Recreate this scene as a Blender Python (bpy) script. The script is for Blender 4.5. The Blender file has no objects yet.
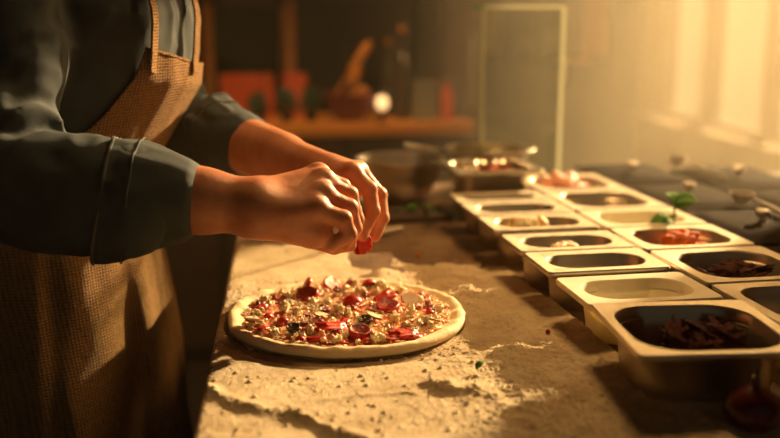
import bpy, math, random
import numpy as np
from mathutils import Vector, Matrix
random.seed(7); np.random.seed(7)
SC = bpy.context.scene; COL = SC.collection
R = math.radians; PI = math.pi

# ------------------------------------------------------------------ view geometry (used only to read positions off real planes)
FPX = 975.0; TH = R(12.33); PS = R(10.34); CAMZ = 1.31
s_, c_, sp_, cp_ = math.sin(TH), math.cos(TH), math.sin(PS), math.cos(PS)
CR = np.array((cp_, -sp_, 0)); CU = np.array((sp_*s_, cp_*s_, c_)); CF = np.array((sp_*c_, cp_*c_, -s_))
def _d(px, py): return (px-390)/FPX*CR + (219-py)/FPX*CU + CF
def PZ(px, py, z):
    v = _d(px, py); t = (z-CAMZ)/v[2]; return Vector((v[0]*t, v[1]*t, z))
def PY(px, py, y):
    v = _d(px, py); t = y/v[1]; return Vector((v[0]*t, y, CAMZ+v[2]*t))
ZC = 0.90   # counter top

# ------------------------------------------------------------------ materials
def lin(c): return tuple(((x/255+.055)/1.055)**2.4 if x/255 > .04045 else x/255/12.92 for x in c)
class NT:
    def __init__(s, m): s.m = m; s.t = m.node_tree; s.n = s.t.nodes; s.l = s.t.links; s.b = s.n.get('Principled BSDF')
    def node(s, typ, **k):
        n = s.n.new(typ)
        for a, v in k.items():
            if a in n.inputs.keys() if isinstance(a, str) else False: n.inputs[a].default_value = v
            else: setattr(n, a, v)
        return n
    def noise(s, scale, detail=4, rough=.6, vec=None, dist=0):
        n = s.n.new('ShaderNodeTexNoise'); n.inputs['Scale'].default_value = scale; n.inputs['Detail'].default_value = detail
        n.inputs['Roughness'].default_value = rough; n.inputs['Distortion'].default_value = dist
        s.l.new(vec or s.coord(), n.inputs['Vector']); return n.outputs['Fac']
    def coord(s):
        if not hasattr(s, 'tc'): s.tc = s.n.new('ShaderNodeTexCoord')
        return s.tc.outputs['Object']
    def mapping(s, sc, rot=(0,0,0)):
        m = s.n.new('ShaderNodeMapping'); m.inputs['Scale'].default_value = sc; m.inputs['Rotation'].default_value = rot
        s.l.new(s.coord(), m.inputs['Vector']); return m.outputs['Vector']
    def ramp(s, fac, stops):
        r = s.n.new('ShaderNodeValToRGB'); e = r.color_ramp.elements
        while len(e) < len(stops): e.new(.5)
        for q, (p, c) in zip(e, stops): q.position = p; q.color = (*c, 1) if len(c) == 3 else c
        s.l.new(fac, r.inputs['Fac']); return r.outputs['Color']
    def mix(s, fac, a, b, mode='MIX'):
        m = s.n.new('ShaderNodeMix'); m.data_type = 'RGBA'; m.blend_type = mode
        for sock, v in ((m.inputs['Factor'], fac), (m.inputs['A'], a), (m.inputs['B'], b)): pass
        for i, v in ((0, fac), (6, a), (7, b)):
            if hasattr(v, 'is_linked') or hasattr(v, 'links'): s.l.new(v, m.inputs[i])
            else: m.inputs[i].default_value = v if i == 0 else ((*v, 1) if len(v) == 3 else v)
        return m.outputs[2]
    def bump(s, h, strength=.3, dist=.002, prev=None):
        b = s.n.new('ShaderNodeBump'); b.inputs['Strength'].default_value = strength; b.inputs['Distance'].default_value = dist
        s.l.new(h, b.inputs['Height'])
        if prev: s.l.new(prev, b.inputs['Normal'])
        s.l.new(b.outputs[0], s.b.inputs['Normal']); return b.outputs[0]
    def math(s, op, a, b=None):
        m = s.n.new('ShaderNodeMath'); m.operation = op
        for i, v in ((0, a), (1, b)):
            if v is None: continue
            if hasattr(v, 'links'): s.l.new(v, m.inputs[i])
            else: m.inputs[i].default_value = v
        return m.outputs[0]
def mat(name, col=(128,128,128), rough=.6, metal=0, **k):
    m = bpy.data.materials.new(name); m.use_nodes = True; t = NT(m)
    t.b.inputs['Base Color'].default_value = (*lin(col), 1); t.b.inputs['Roughness'].default_value = rough; t.b.inputs['Metallic'].default_value = metal
    for a, v in k.items(): t.b.inputs[a.replace('_', ' ')].default_value = v
    return m, t
def var_mat(name, c1, c2, scale, rough=.6, bump=.3, bd=.002, bscale=None, metal=0, lo=.35, hi=.65, stretch=None, **k):
    m, t = mat(name, c1, rough, metal, **k)
    v = t.mapping(stretch) if stretch else None
    f = t.noise(scale, 5, .6, v); t.l.new(t.ramp(f, [(lo, lin(c1)), (hi, lin(c2))]), t.b.inputs['Base Color'])
    if bump: t.bump(t.noise(bscale or scale*3, 5, .6, v), bump, bd)
    return m
M = {}
# skin
m, t = mat('skin', (196,128,88), .48, Subsurface_Weight=.18, Subsurface_Radius=(1,.35,.15), Subsurface_Scale=.006)
f = t.noise(28, 5, .6); t.l.new(t.ramp(f, [(.35, lin((186,112,76))), (.65, lin((206,140,100)))]), t.b.inputs['Base Color'])
b1 = t.bump(t.noise(90, 4, .6), .35, .0012); t.bump(t.noise(420, 3, .7), .35, .0006, b1); M['skin'] = m
M['nail'] = mat('nail', (214,160,130), .25)[0]
M['shirt'] = var_mat('shirt_cloth', (46,56,62), (62,72,76), 14, .85, .35, .003, 26)
M['shirt_seam'] = var_mat('shirt_seam', (92,96,92), (70,76,76), 60, .85, .3, .001)
M['trousers'] = var_mat('trouser_cloth', (30,28,28), (40,36,34), 30, .9)
# burlap apron: woven threads
m, t = mat('apron_linen', (160,118,66), .92)
def weave(t, sc):
    a = t.n.new('ShaderNodeTexWave'); a.wave_type = 'BANDS'; a.bands_direction = 'Z'; a.inputs['Scale'].default_value = sc; a.inputs['Distortion'].default_value = 2.5; a.inputs['Detail'].default_value = 3
    a.inputs['Detail Scale'].default_value = 3
    b = t.n.new('ShaderNodeTexWave'); b.wave_type = 'BANDS'; b.bands_direction = 'DIAGONAL'; b.inputs['Scale'].default_value = sc; b.inputs['Distortion'].default_value = 2.5; b.inputs['Detail'].default_value = 3
    t.l.new(t.coord(), a.inputs['Vector'])
    mp = t.mapping((1.2, 1.2, 0.0)); t.l.new(mp, b.inputs['Vector'])
    return a.outputs['Fac'], b.outputs['Fac']
a, b = weave(t, 75)
th = t.noise(90, 5, .75, t.mapping((1,1,5))); th2 = t.noise(70, 5, .75, t.mapping((4,4,.6)))
h = t.math('ADD', t.math('MULTIPLY', a, b), t.math('ADD', t.math('MULTIPLY', th, 1.2), t.math('MULTIPLY', th2, 1.2)))
t.l.new(t.ramp(t.math('MULTIPLY', h, .5), [(.44, lin((88,60,34))), (.76, lin((178,134,78)))]), t.b.inputs['Base Color'])
t.bump(h, .9, .003); M['apron'] = m
# steel with flour dust on upward faces
def steel(name, base, rough, dust, dcol=(226,212,184)):
    m, t = mat(name, base, rough, 1.0)
    g = t.n.new('ShaderNodeNewGeometry'); sx = t.n.new('ShaderNodeSeparateXYZ'); t.l.new(g.outputs['Normal'], sx.inputs[0])
    up = t.ramp(sx.outputs['Z'], [(.75, (0,0,0)), (.98, (1,1,1))])
    nn = t.ramp(t.noise(60, 6, .75), [(.62-.3*dust, (0,0,0)), (.74-.3*dust+.08, (1,1,1))])
    fac = t.math('MULTIPLY', t.math('MULTIPLY', up, nn), min(1, .45+dust*.5))
    t.l.new(t.mix(fac, lin(base), lin(dcol)), t.b.inputs['Base Color'])
    t.l.new(t.math('SUBTRACT', 1.0, fac), t.b.inputs['Metallic'])
    t.l.new(t.math('ADD', t.math('MULTIPLY', fac, .6), rough), t.b.inputs['Roughness'])
    t.bump(t.noise(90, 3, .6), .08, .001)
    return m
M['steel'] = steel('brushed_steel', (206,194,172), .42, .75)
M['steel_clean'] = steel('clean_steel', (206,194,172), .36, .3)
M['steel_plain'] = mat('polished_steel', (214,202,184), .32, 1.0)[0]
M['plastic'] = var_mat('milky_plastic', (226,214,186), (238,228,202), 40, .5, .15, .001, 200, Subsurface_Weight=.3, Subsurface_Radius=(.02,.015,.01), Subsurface_Scale=.4)
# flour
m, t = mat('flour', (226,206,170), .95)
f = t.noise(16, 6, .65); f2 = t.noise(160, 5, .7)
t.l.new(t.ramp(t.math('ADD', t.math('MULTIPLY', f, .7), t.math('MULTIPLY', f2, .3)), [(.38, lin((196,170,130))), (.6, lin((234,214,178)))]), t.b.inputs['Base Color'])
b1 = t.bump(t.noise(420, 6, .75), .9, .003); t.bump(t.noise(1500, 3, .7), .5, .0008, b1); M['flour'] = m
# worktop: dark stone thinly dusted
m, t = mat('worktop_stone', (110,84,58), .5)
f = t.noise(9, 6, .7); f2 = t.noise(130, 6, .8, t.mapping((1,.35,1)))
k = t.math('ADD', t.math('MULTIPLY', f, .55), t.math('MULTIPLY', f2, .45))
t.l.new(t.ramp(k, [(.42, lin((92,64,40))), (.62, lin((150,122,88)))]), t.b.inputs['Base Color'])
t.bump(f2, .3, .001); M['worktop'] = m
M['cab'] = var_mat('cabinet_dark', (34,26,20), (44,34,26), 8, .7)
M['dough'] = var_mat('raw_dough', (232,208,160), (244,224,182), 18, .72, .6, .004, 38, Subsurface_Weight=.15, Subsurface_Radius=(1,.6,.3), Subsurface_Scale=.006)
m, t = mat('sauce_base', (190,70,34), .32)
f = t.noise(70, 6, .7); f2 = t.noise(38, 5, .65)
c1 = t.ramp(f, [(.34, lin((158,38,16))), (.46, lin((214,104,54))), (.57, lin((232,188,130)))])
t.l.new(c1, t.b.inputs['Base Color']); t.bump(f, .9, .004); M['sauce'] = m
M['tomskin'] = var_mat('tomato_skin', (206,34,12), (168,16,8), 90, .34, .35, .0015, 200)
M['tomflesh'] = var_mat('tomato_flesh', (176,34,14), (110,22,8), 120, .28, .7, .003, 240)
M['saus'] = var_mat('sausage', (172,60,34), (206,120,80), 110, .4, .4, .002)
M['cheese'] = var_mat('cheese', (242,222,170), (250,236,196), 60, .5, .4, .003, 160, Subsurface_Weight=.2, Subsurface_Radius=(1,.7,.4), Subsurface_Scale=.005)
M['mush'] = var_mat('mushroom_flesh', (236,214,176), (214,184,140), 80, .55)
M['mushcap'] = var_mat('mushroom_cap', (120,74,36), (150,98,54), 60, .5)
M['olive'] = var_mat('olive', (66,60,22), (44,40,16), 40, .25)
M['leaf'] = var_mat('basil_leaf', (62,110,30), (88,140,44), 60, .7, .4, .002, Specular_IOR_Level=.2, Transmission_Weight=0.0)
M['leafdark'] = var_mat('dark_leaf', (30,48,18), (46,66,26), 60, .5)
M['dried'] = var_mat('dried_tomato', (52,14,6), (128,40,14), 120, .6, .9, .004, 160, Specular_IOR_Level=.25)
M['orange'] = var_mat('orange_pepper', (214,92,16), (232,116,24), 60, .6, .6, .003, Specular_IOR_Level=.25)
M['pink'] = var_mat('ham', (224,138,104), (238,168,132), 60, .45, .4, .002)
M['onion'] = var_mat('red_onion', (84,20,18), (62,12,14), 14, .25, .2, .001, stretch=(6,6,.6))
M['wood'] = var_mat('pale_wood', (214,136,50), (186,108,34), 7, .5, .2, .002, stretch=(.4,6,6))
M['darkwood'] = var_mat('dark_wood', (74,46,26), (52,32,18), 7, .6, .2, .002, stretch=(.4,6,6))
M['redplastic'] = mat('red_plastic', (205,84,34), .5)[0]
M['orangepanel'] = mat('orange_panel', (214,104,54), .6)[0]
M['blacky'] = mat('black_metal', (30,26,22), .4, .3)[0]
M['bottle'] = mat('bottle_glass', (60,46,20), .1, 0, Specular_IOR_Level=.8)[0]
M['grey'] = mat('grey_tin', (120,112,96), .45)[0]
M['amberliq'] = mat('chilli_oil', (200,70,20), .2)[0]
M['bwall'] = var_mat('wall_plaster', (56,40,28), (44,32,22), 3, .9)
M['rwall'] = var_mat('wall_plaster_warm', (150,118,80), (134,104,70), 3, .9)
M['floor'] = var_mat('floor_tile', (36,26,20), (48,34,26), 5, .5)
M['frame'] = mat('window_frame', (120,88,54), .6)[0]
M['hair'] = var_mat('hair', (38,26,18), (52,36,24), 80, .5, .8, .003, stretch=(4,4,1))
M['shoe'] = mat('shoe_leather', (24,20,18), .4)[0]
M['eye'] = mat('eye_white', (230,225,215), .2)[0]; M['iris'] = mat('iris', (50,34,20), .2)[0]; M['lip'] = mat('lip', (168,92,76), .45)[0]
def glassmat(name, col=(1,1,1), rough=0.0, mixf=.12):
    m = bpy.data.materials.new(name); m.use_nodes = True; n = m.node_tree.nodes; l = m.node_tree.links
    n.remove(n['Principled BSDF']); tr = n.new('ShaderNodeBsdfTransparent'); gl = n.new('ShaderNodeBsdfGlossy'); gl.inputs['Roughness'].default_value = rough
    tr.inputs[0].default_value = (*col, 1); mx = n.new('ShaderNodeMixShader'); mx.inputs[0].default_value = mixf
    l.new(tr.outputs[0], mx.inputs[1]); l.new(gl.outputs[0], mx.inputs[2]); l.new(mx.outputs[0], n['Material Output'].inputs[0]); return m
M['glass'] = glassmat('clear_glass', (.96,.97,.95), .02, .05)
m = bpy.data.materials.new('glass_edge'); m.use_nodes = True; nn = m.node_tree.nodes; ll = m.node_tree.links; tl = nn.new('ShaderNodeBsdfTranslucent'); tl.inputs[0].default_value = (.8,.8,.66,1)
mx = nn.new('ShaderNodeMixShader'); mx.inputs[0].default_value = .75; ll.new(nn['Principled BSDF'].outputs[0], mx.inputs[1]); ll.new(tl.outputs[0], mx.inputs[2]); ll.new(mx.outputs[0], nn['Material Output'].inputs[0]); nn['Principled BSDF'].inputs['Base Color'].default_value = (.6,.6,.5,1); M['glassedge'] = m

# ------------------------------------------------------------------ object helpers
def link(name, me, material, parent=None, smooth=True):
    o = bpy.data.objects.new(name, me); COL.objects.link(o)
    if material is not None and len(me.materials) == 0: me.materials.append(material)
    if smooth:
        me.polygons.foreach_set('use_smooth', np.ones(len(me.polygons), dtype=bool))
    if parent is not None: o.parent = parent
    return o
def mesh(name, v, f, material=None, parent=None, smooth=True, clean=False):
    me = bpy.data.meshes.new(name); me.from_pydata([tuple(p) for p in v] if not isinstance(v, list) else v, [], f); me.update()
    return link(name, me, material, parent, smooth)
def npmesh(name, V, F, material, parent=None, smooth=True):
    me = bpy.data.meshes.new(name); V = np.asarray(V, np.float32); F = np.asarray(F, np.int32); k = F.shape[1]
    me.vertices.add(len(V)); me.vertices.foreach_set('co', V.ravel()); me.loops.add(F.size); me.loops.foreach_set('vertex_index', F.ravel())
    me.polygons.add(len(F)); me.polygons.foreach_set('loop_start', np.arange(0, F.size, k, dtype=np.int32))
    me.polygons.foreach_set('loop_total', np.full(len(F), k, dtype=np.int32)); me.update(calc_edges=True); me.validate()
    return link(name, me, material, parent, smooth)
def tag(o, label, cat, group=None, kind=None):
    if label: o['label'] = label
    if cat: o['category'] = cat
    if group: o['group'] = group
    if kind: o['kind'] = kind
    return o
def empty(name, loc=(0,0,0), rot=(0,0,0), label=None, cat=None, group=None):
    o = bpy.data.objects.new(name, None); COL.objects.link(o); o.location = loc; o.rotation_euler = rot; o.empty_display_size = .05
    return tag(o, label, cat, group)
def copy_tree(o, loc=None, rot=None, label=None, scale=None, parent=None):
    c = o.copy(); COL.objects.link(c)
    if loc is not None: c.location = loc
    if rot is not None: c.rotation_euler = rot
    if scale is not None: c.scale = (scale,)*3 if not hasattr(scale, '__len__') else scale
    if label: c['label'] = label
    if parent is not None: c.parent = parent
    for ch in list(CH.get(o.name, [])) or [x for x in bpy.data.objects if x.parent == o]:
        d = copy_tree(ch, parent=c)
    return c
CH = {}
class MB:
    def __init__(s): s.v = []; s.f = []
    def add(s, v, f): n = len(s.v); s.v += [tuple(p) for p in v]; s.f += [tuple(i+n for i in q) for q in f]; return s
    def box(s, x0, x1, y0, y1, z0, z1):
        v = [(x,y,z) for z in (z0,z1) for y in (y0,y1) for x in (x0,x1)]
        return s.add(v, [(0,2,3,1),(4,5,7,6),(0,1,5,4),(2,6,7,3),(0,4,6,2),(1,3,7,5)])
    def rings(s, rings, cap0=True, cap1=True):
        n = len(rings[0]); v = [p for r in rings for p in r]; f = []
        for i in range(len(rings)-1):
            for j in range(n): k = (j+1) % n; f.append((i*n+j, i*n+k, (i+1)*n+k, (i+1)*n+j))
        if cap0: f.append(tuple(range(n-1, -1, -1)))
        if cap1: f.append(tuple((len(rings)-1)*n+j for j in range(n)))
        return s.add(v, f)
    def lathe(s, prof, n=40, c=(0,0,0)):
        return s.rings([[(c[0]+r*math.cos(2*PI*j/n), c[1]+r*math.sin(2*PI*j/n), c[2]+z) for j in range(n)] for r, z in prof])
    def tube(s, pts, rad, n=12):
        pts = [Vector(p) for p in pts]; rs = rad if hasattr(rad, '__len__') else [rad]*len(pts); rings = []; up = None
        for i, p in enumerate(pts):
            t = (pts[min(i+1, len(pts)-1)] - pts[max(i-1, 0)]).normalized()
            if up is None: up = t.orthogonal().normalized()
            up = (up - t*up.dot(t)).normalized(); b = t.cross(up)
            rings.append([p + up*rs[i]*math.cos(2*PI*j/n) + b*rs[i]*math.sin(2*PI*j/n) for j in range(n)])
        return s.rings(rings)
    def build(s, name, material, parent=None, smooth=False, bevel=0):
        o = mesh(name, s.v, s.f, material, parent, smooth)
        if bevel:
            md = o.modifiers.new('b', 'BEVEL'); md.width = bevel; md.segments = 2; md.limit_method = 'ANGLE'
        elif smooth:
            o.data.set_sharp_from_angle(angle=R(42))
        return o
def rrect(w, d, r, z, n=48, cx=0, cy=0):
    """rounded rectangle ring, n divisible by 4"""
    out = []; q = n//4; r = min(r, w/2-1e-4, d/2-1e-4)
    for k, (sx, sy, a0) in enumerate(((1,1,0),(-1,1,90),(-1,-1,180),(1,-1,270))):
        for j in range(q):
            a = R(a0 + 90*j/(q-1)); out.append((cx+sx*(w/2-r)+r*math.cos(a), cy+sy*(d/2-r)+r*math.sin(a), z))
    return out

# ------------------------------------------------------------------ noise + implicit surfaces
def vnoise(P, seed=0):
    P = np.asarray(P, np.float32); I = np.floor(P); f = P - I; I = I.astype(np.int32).astype(np.uint32); f = f*f*(3-2*f); out = np.zeros(P.shape[:-1], np.float32)
    def h(ix, iy, iz):
        n = ix*np.uint32(374761393) + iy*np.uint32(668265263) + iz*np.uint32(2147483647) + np.uint32((seed*974711) & 0xffffffff)
        n = (n ^ (n >> np.uint32(13))) * np.uint32(1274126177); n = n ^ (n >> np.uint32(16)); return (n & np.uint32(0xffff)).astype(np.float32)*(1/65535.)
    for dx in (0,1):
        wx = f[...,0] if dx else 1-f[...,0]
        for dy in (0,1):
            wy = f[...,1] if dy else 1-f[...,1]
            for dz in (0,1):
                wz = f[...,2] if dz else 1-f[...,2]
                out += wx*wy*wz*h(I[...,0]+np.uint32(dx), I[...,1]+np.uint32(dy), I[...,2]+np.uint32(dz))
    return out*2-1
def fbm(P, oct=4, seed=0, gain=.5):
    a = 1.; s = 0; P = np.asarray(P, np.float32)
    for o in range(oct): s = s + a*vnoise(P*(2.03**o)+o*17.3, seed+o); a *= gain
    return s
def surface_nets(F, org, h):
    ins = F < 0; nx, ny, nz = F.shape
    c = [ins[i:nx-1+i, j:ny-1+j, k:nz-1+k] for i in (0,1) for j in (0,1) for k in (0,1)]
    allin = c[0].copy(); anyin = c[0].copy()
    for q in c[1:]: allin &= q; anyin |= q
    act = anyin & ~allin; idx = np.argwhere(act); vid = np.full(act.shape, -1, np.int64); vid[act] = np.arange(len(idx))
    pos = np.zeros((len(idx), 3)); cnt = np.zeros(len(idx)); cor = [(i,j,k) for i in (0,1) for j in (0,1) for k in (0,1)]
    val = {q: F[idx[:,0]+q[0], idx[:,1]+q[1], idx[:,2]+q[2]] for q in cor}
    for a in cor:
        for ax in range(3):
            if a[ax] == 0:
                b = list(a); b[ax] = 1; b = tuple(b); va, vb = val[a], val[b]; m = (va < 0) != (vb < 0)
                t = va[m]/(va[m]-vb[m]); p = np.tile(np.array(a, float), (m.sum(), 1)); p[:, ax] += t; pos[m] += p; cnt[m] += 1
    V = (idx + pos/cnt[:, None])*h + np.array(org); Q = []
    for ax in range(3):
        sl0 = [slice(None)]*3; sl1 = [slice(None)]*3; sl0[ax] = slice(0, -1); sl1[ax] = slice(1, None)
        A, B = ins[tuple(sl0)], ins[tuple(sl1)]; e = np.argwhere(A != B); u, v = [(1,2),(2,0),(0,1)][ax]
        ok = (e[:,u] > 0) & (e[:,v] > 0) & (e[:,u] < F.shape[u]-1) & (e[:,v] < F.shape[v]-1); e = e[ok]
        sgn = A[e[:,0], e[:,1], e[:,2]]; q = []
        for du, dv in ((-1,-1),(0,-1),(0,0),(-1,0)):
            w = e.copy(); w[:,u] += du; w[:,v] += dv; q.append(vid[w[:,0], w[:,1], w[:,2]])
        q = np.stack(q, 1); q[~sgn] = q[~sgn][:, ::-1]; Q.append(q)
    Q = np.concatenate(Q); return V, Q[(Q >= 0).all(1)]
def rcone(P, a, b, ra, rb):
    a = np.array(a, np.float32); b = np.array(b, np.float32); ab = b-a; L = max(float(ab@ab), 1e-9)
    t = np.clip(((P-a)@ab)/L, 0, 1); return np.linalg.norm(P - a - t[...,None]*ab, axis=-1) - (ra + (rb-ra)*t)
def ellip(P, c, r, M3=None):
    q = P-np.array(c, np.float32)
    if M3 is not None: q = q@np.array(M3, np.float32)
    r = np.array(r, np.float32); k = np.linalg.norm(q/r, axis=-1); return (k-1)*float(min(r))
def smin(a, b, k):
    h = np.clip(.5+.5*(b-a)/k, 0, 1); return b*(1-h)+a*h - k*h*(1-h)
def grid(lo, hi, h):
    ax = [np.arange(lo[i], hi[i]+h, h, dtype=np.float32) for i in range(3)]
    return np.stack(np.meshgrid(*ax, indexing='ij'), -1)
def sdf_mesh(fn, lo, hi, h):
    G = grid(lo, hi, h); B = 10; sh = G.shape[:3]; F = np.empty(sh, np.float32)
    st = [np.arange(0, k, B) for k in sh]; mid = [np.minimum(a+B//2, k-1) for a, k in zip(st, sh)]
    C = fn(G[np.ix_(*mid)]); lim = B*h*.87*1.25+.012; todo = []
    for i, a in enumerate(st[0]):
        for j, b in enumerate(st[1]):
            for k, c in enumerate(st[2]):
                if abs(C[i,j,k]) > lim: F[a:a+B, b:b+B, c:c+B] = C[i,j,k]
                else: todo.append((a,b,c))
    pad = G.reshape(-1, 3); n3 = np.array(sh); loc = np.stack(np.meshgrid(*[np.arange(B)]*3, indexing='ij'), -1).reshape(-1, 3)
    for q in range(0, len(todo), 120):
        ix = (np.array(todo[q:q+120])[:, None, :] + loc[None]).reshape(-1, 3); ix = ix[(ix < n3).all(1)]
        F[ix[:,0], ix[:,1], ix[:,2]] = fn(G[ix[:,0], ix[:,1], ix[:,2]])
    return surface_nets(F, G[0,0,0], h)

# ================================================================== THE SETTING
def structure(o): o['kind'] = 'structure'; return o
WX = 2.15; YB = 4.7; XL = -2.6; ZT = 2.75; YF = -.9
structure(MB().box(XL-.2, WX+.2, YF, YB+.2, -.1, 0).build('floor', M['floor']))
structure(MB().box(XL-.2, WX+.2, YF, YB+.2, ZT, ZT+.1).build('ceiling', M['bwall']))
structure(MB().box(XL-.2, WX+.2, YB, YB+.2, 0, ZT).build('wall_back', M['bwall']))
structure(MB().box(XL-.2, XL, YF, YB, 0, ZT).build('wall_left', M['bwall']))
# right wall: window openings (y0,y1,z0,z1)
WT = .06
WIN = [(2.50, 3.51, .79, 2.35), (3.56, 3.98, .79, 2.35), (4.06, 4.46, .79, 2.35)]
wr = MB(); y = YF
for (a, b, z0, z1) in WIN:
    wr.box(WX, WX+WT, y, a, 0, ZT); wr.box(WX, WX+WT, a, b, 0, z0); wr.box(WX, WX+WT, a, b, z1, ZT); y = b
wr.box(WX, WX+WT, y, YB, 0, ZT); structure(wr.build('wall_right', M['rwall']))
for i, (a, b, z0, z1) in enumerate(WIN):
    w = empty('window_%d' % (i+1), (WX+WT/2, (a+b)/2, z0)); structure(w)
    fr = MB(); hy = (b-a)/2; H = z1-z0; t_ = .022
    fr.box(-.015,.015,-hy,-hy+t_,0,H); fr.box(-.015,.015,hy-t_,hy,0,H); fr.box(-.015,.015,-hy+t_,hy-t_,0,t_); fr.box(-.015,.015,-hy+t_,hy-t_,H-t_,H)
    fr.build('window_frame', M['frame'], w)
    MB().box(-.003,.003,-hy+t_,hy-t_,t_,H-t_).build('window_pane', M['glass'], w)
    MB().box(-.15,-WT/2,-hy-.02,hy+.02,-.04,0).build('window_sill', M['rwall'], w)

# ================================================================== COUNTER
def edgeX(y): return -.03 + (y-.9)*.0768
cnt = empty('work_counter', (0,0,0), label='long kitchen work counter under the flour, pizza and food pans', cat='counter')
Y0, Y1, X1 = .35, 2.22, 1.62
e0, e1 = edgeX(Y0), edgeX(Y1)
MB().add([(e0,Y0,.86),(X1,Y0,.86),(X1,Y1,.86),(e1,Y1,.86),(e0,Y0,ZC),(X1,Y0,ZC),(X1,Y1,ZC),(e1,Y1,ZC)],
  [(3,2,1,0),(4,5,6,7),(0,1,5,4),(1,2,6,5),(2,3,7,6),(3,0,4,7)]).build('worktop', M['worktop'], cnt, bevel=.003)
MB().add([(e0+.05,Y0+.04,0),(X1-.04,Y0+.04,0),(X1-.04,Y1-.04,0),(e1+.05,Y1-.04,0),(e0+.05,Y0+.04,.86),(X1-.04,Y0+.04,.86),(X1-.04,Y1-.04,.86),(e1+.05,Y1-.04,.86)],
  [(3,2,1,0),(4,5,6,7),(0,1,5,4),(1,2,6,5),(2,3,7,6),(3,0,4,7)]).build('base_cabinet', M['cab'], cnt)

tag(MB().box(.6065,.6115,.90,1.95,ZC,ZC+.052).build('sun_block_rail', M['steel_plain']), 'added hidden steel rail blocking sunlight between the two rows of food pans', 'rail')  # hidden rail added to stop sun slipping through under the pan rims
# flour height field
def pl(pts, z=ZC): return np.array([PZ(x, y, z)[:2] for x, y in pts])
def dseg(X, Y, pts):
    d = np.full(X.shape, 9., np.float32); s = np.zeros_like(d)
    for i in range(len(pts)-1):
        a, b = pts[i], pts[i+1]; ab = b-a; t = np.clip(((X-a[0])*ab[0]+(Y-a[1])*ab[1])/(ab@ab), 0, 1)
        dd = np.hypot(X-a[0]-t*ab[0], Y-a[1]-t*ab[1]); d = np.minimum(d, dd)
    return d
PCX, PCY, PRX, PRY = .166, 1.232, .158, .155
hx = .0009
gx = np.arange(-.06, .60, hx); gy = np.arange(.64, 2.0, .0012)
X, Y = np.meshgrid(gx, gy, indexing='ij'); Q = np.stack([X, Y, X*0], -1).astype(np.float32)
wx = X + .012*vnoise(Q*28, 3); wy = Y + .012*vnoise(Q*28, 4)
fine = fbm(Q*260, 3, 11); med = fbm(Q*70, 4, 21); big = fbm(Q*11, 3, 31)
h = .0011 + .0004*fine*np.clip(.5+big, 0, 1) + .0004*med*np.clip(.4+big*1.2, 0, 1.4)
streak = fbm(np.stack([X*60+Y*14, Y*9-X*6, X*0], -1), 3, 41); h += .0004*streak
def ridge(pts, w, a, rough=.6):
    global h
    d = dseg(wx, wy, pl(pts)); g = np.exp(-(d/w)**2); h = h + a*.75*g*(1+.45*rough*med+.15*fine)
ridge([(196,382),(218,392),(243,404),(287,417),(327,431),(400,445)], .0085, .0075)
ridge([(335,402),(400,396),(440,388),(452,384)], .006, .002)
ridge([(428,383),(452,388),(478,392)], .016, .0075)
ridge([(455,405),(480,430)], .03, .002)
ridge([(440,285),(467,296),(498,316),(514,345),(505,372)], .018, .004, .3)
ridge([(520,395),(540,430),(560,470)], .05, .002, .4)
ridge([(470,292),(430,275),(400,262)], .018, .004, .3)
ridge([(516,330),(560,380),(610,430)], .06, .003, .3)
# piles against the pans
pz = np.clip(1-(.47-X)/.10, 0, 1)*np.clip((Y-.7)/.15, 0, 1)*np.clip((1.34-Y)/.12, 0, 1)
h += pz**1.6*.013*(1+.08*med+.2*big)
rightside = np.clip((X-.23-.02*np.sin(Y*9))/.07, 0, 1)*np.clip((1.48-Y)/.12, 0, 1); h += rightside*(.0030+.0008*med+.0003*fine)
# lumps
for k in range(2200):
    cx, cy = random.uniform(-.02,.5), random.uniform(.7,1.45); r = .0009+.0022*random.random()**3
    i0, i1 = np.searchsorted(gx, [cx-3*r, cx+3*r]); j0, j1 = np.searchsorted(gy, [cy-3*r, cy+3*r])
    if i1 > i0 and (k % 3 == 0 or float(big[i0, j0]) > .1) and j1 > j0:
        dd = ((X[i0:i1,j0:j1]-cx)**2+(Y[i0:i1,j0:j1]-cy)**2)/r**2; h[i0:i1,j0:j1] += r*.8*np.exp(-dd**1.5)
# thin out towards the back (bare stone shows) and under the pizza
back = np.clip((Y-1.42-.10*big-.02*med)/.10, 0, 1); leftlit = np.clip((.235-X+.02*big)/.02, 0, 1)*np.clip((1.75-Y)/.1, 0, 1)
h -= back*(1-leftlit)*.0035
pr = np.hypot((X-PCX)/PRX, (Y-PCY)/PRY)
moat = np.exp(-((pr-1.06)/.07)**2); h -= moat*.0022*(1+.3*med) ; h = np.where(pr < 1.02, np.minimum(h, .0008), h)
h = np.where(X > .43, h*1.0, h)
edge = (X-(-.03+(Y-.9)*.0768)); h = np.where(edge < .004, -.004, h); h -= np.clip(1-edge/.012, 0, 1)*.001
h -= (np.clip((X-.46+.05*big)/.09, 0, 1)+np.clip((.76-Y+.05*big)/.08, 0, 1))*.006*(Y < .88); h = np.where((X > .455) & (Y > .868), -.01, h); h = np.maximum(h, .0002)
nxg, nyg = X.shape; ids = np.arange(nxg*nyg).reshape(nxg, nyg)
F = np.stack([ids[:-1,:-1], ids[1:,:-1], ids[1:,1:], ids[:-1,1:]], -1).reshape(-1,4)
hm = h.ravel()[F].max(1); F = F[(hm > .0005) & ~((X.ravel()[F].max(1) > .456) & (Y.ravel()[F].max(1) > .868))]; used = np.unique(F); remap = np.full(nxg*nyg, -1); remap[used] = np.arange(len(used))
V = np.stack([X.ravel(), Y.ravel(), ZC + h.ravel()], -1)[used]
tag(npmesh('flour', V, remap[F], M['flour']), 'white flour dusted and heaped across the work counter around the pizza', 'flour', kind='stuff')
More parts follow.
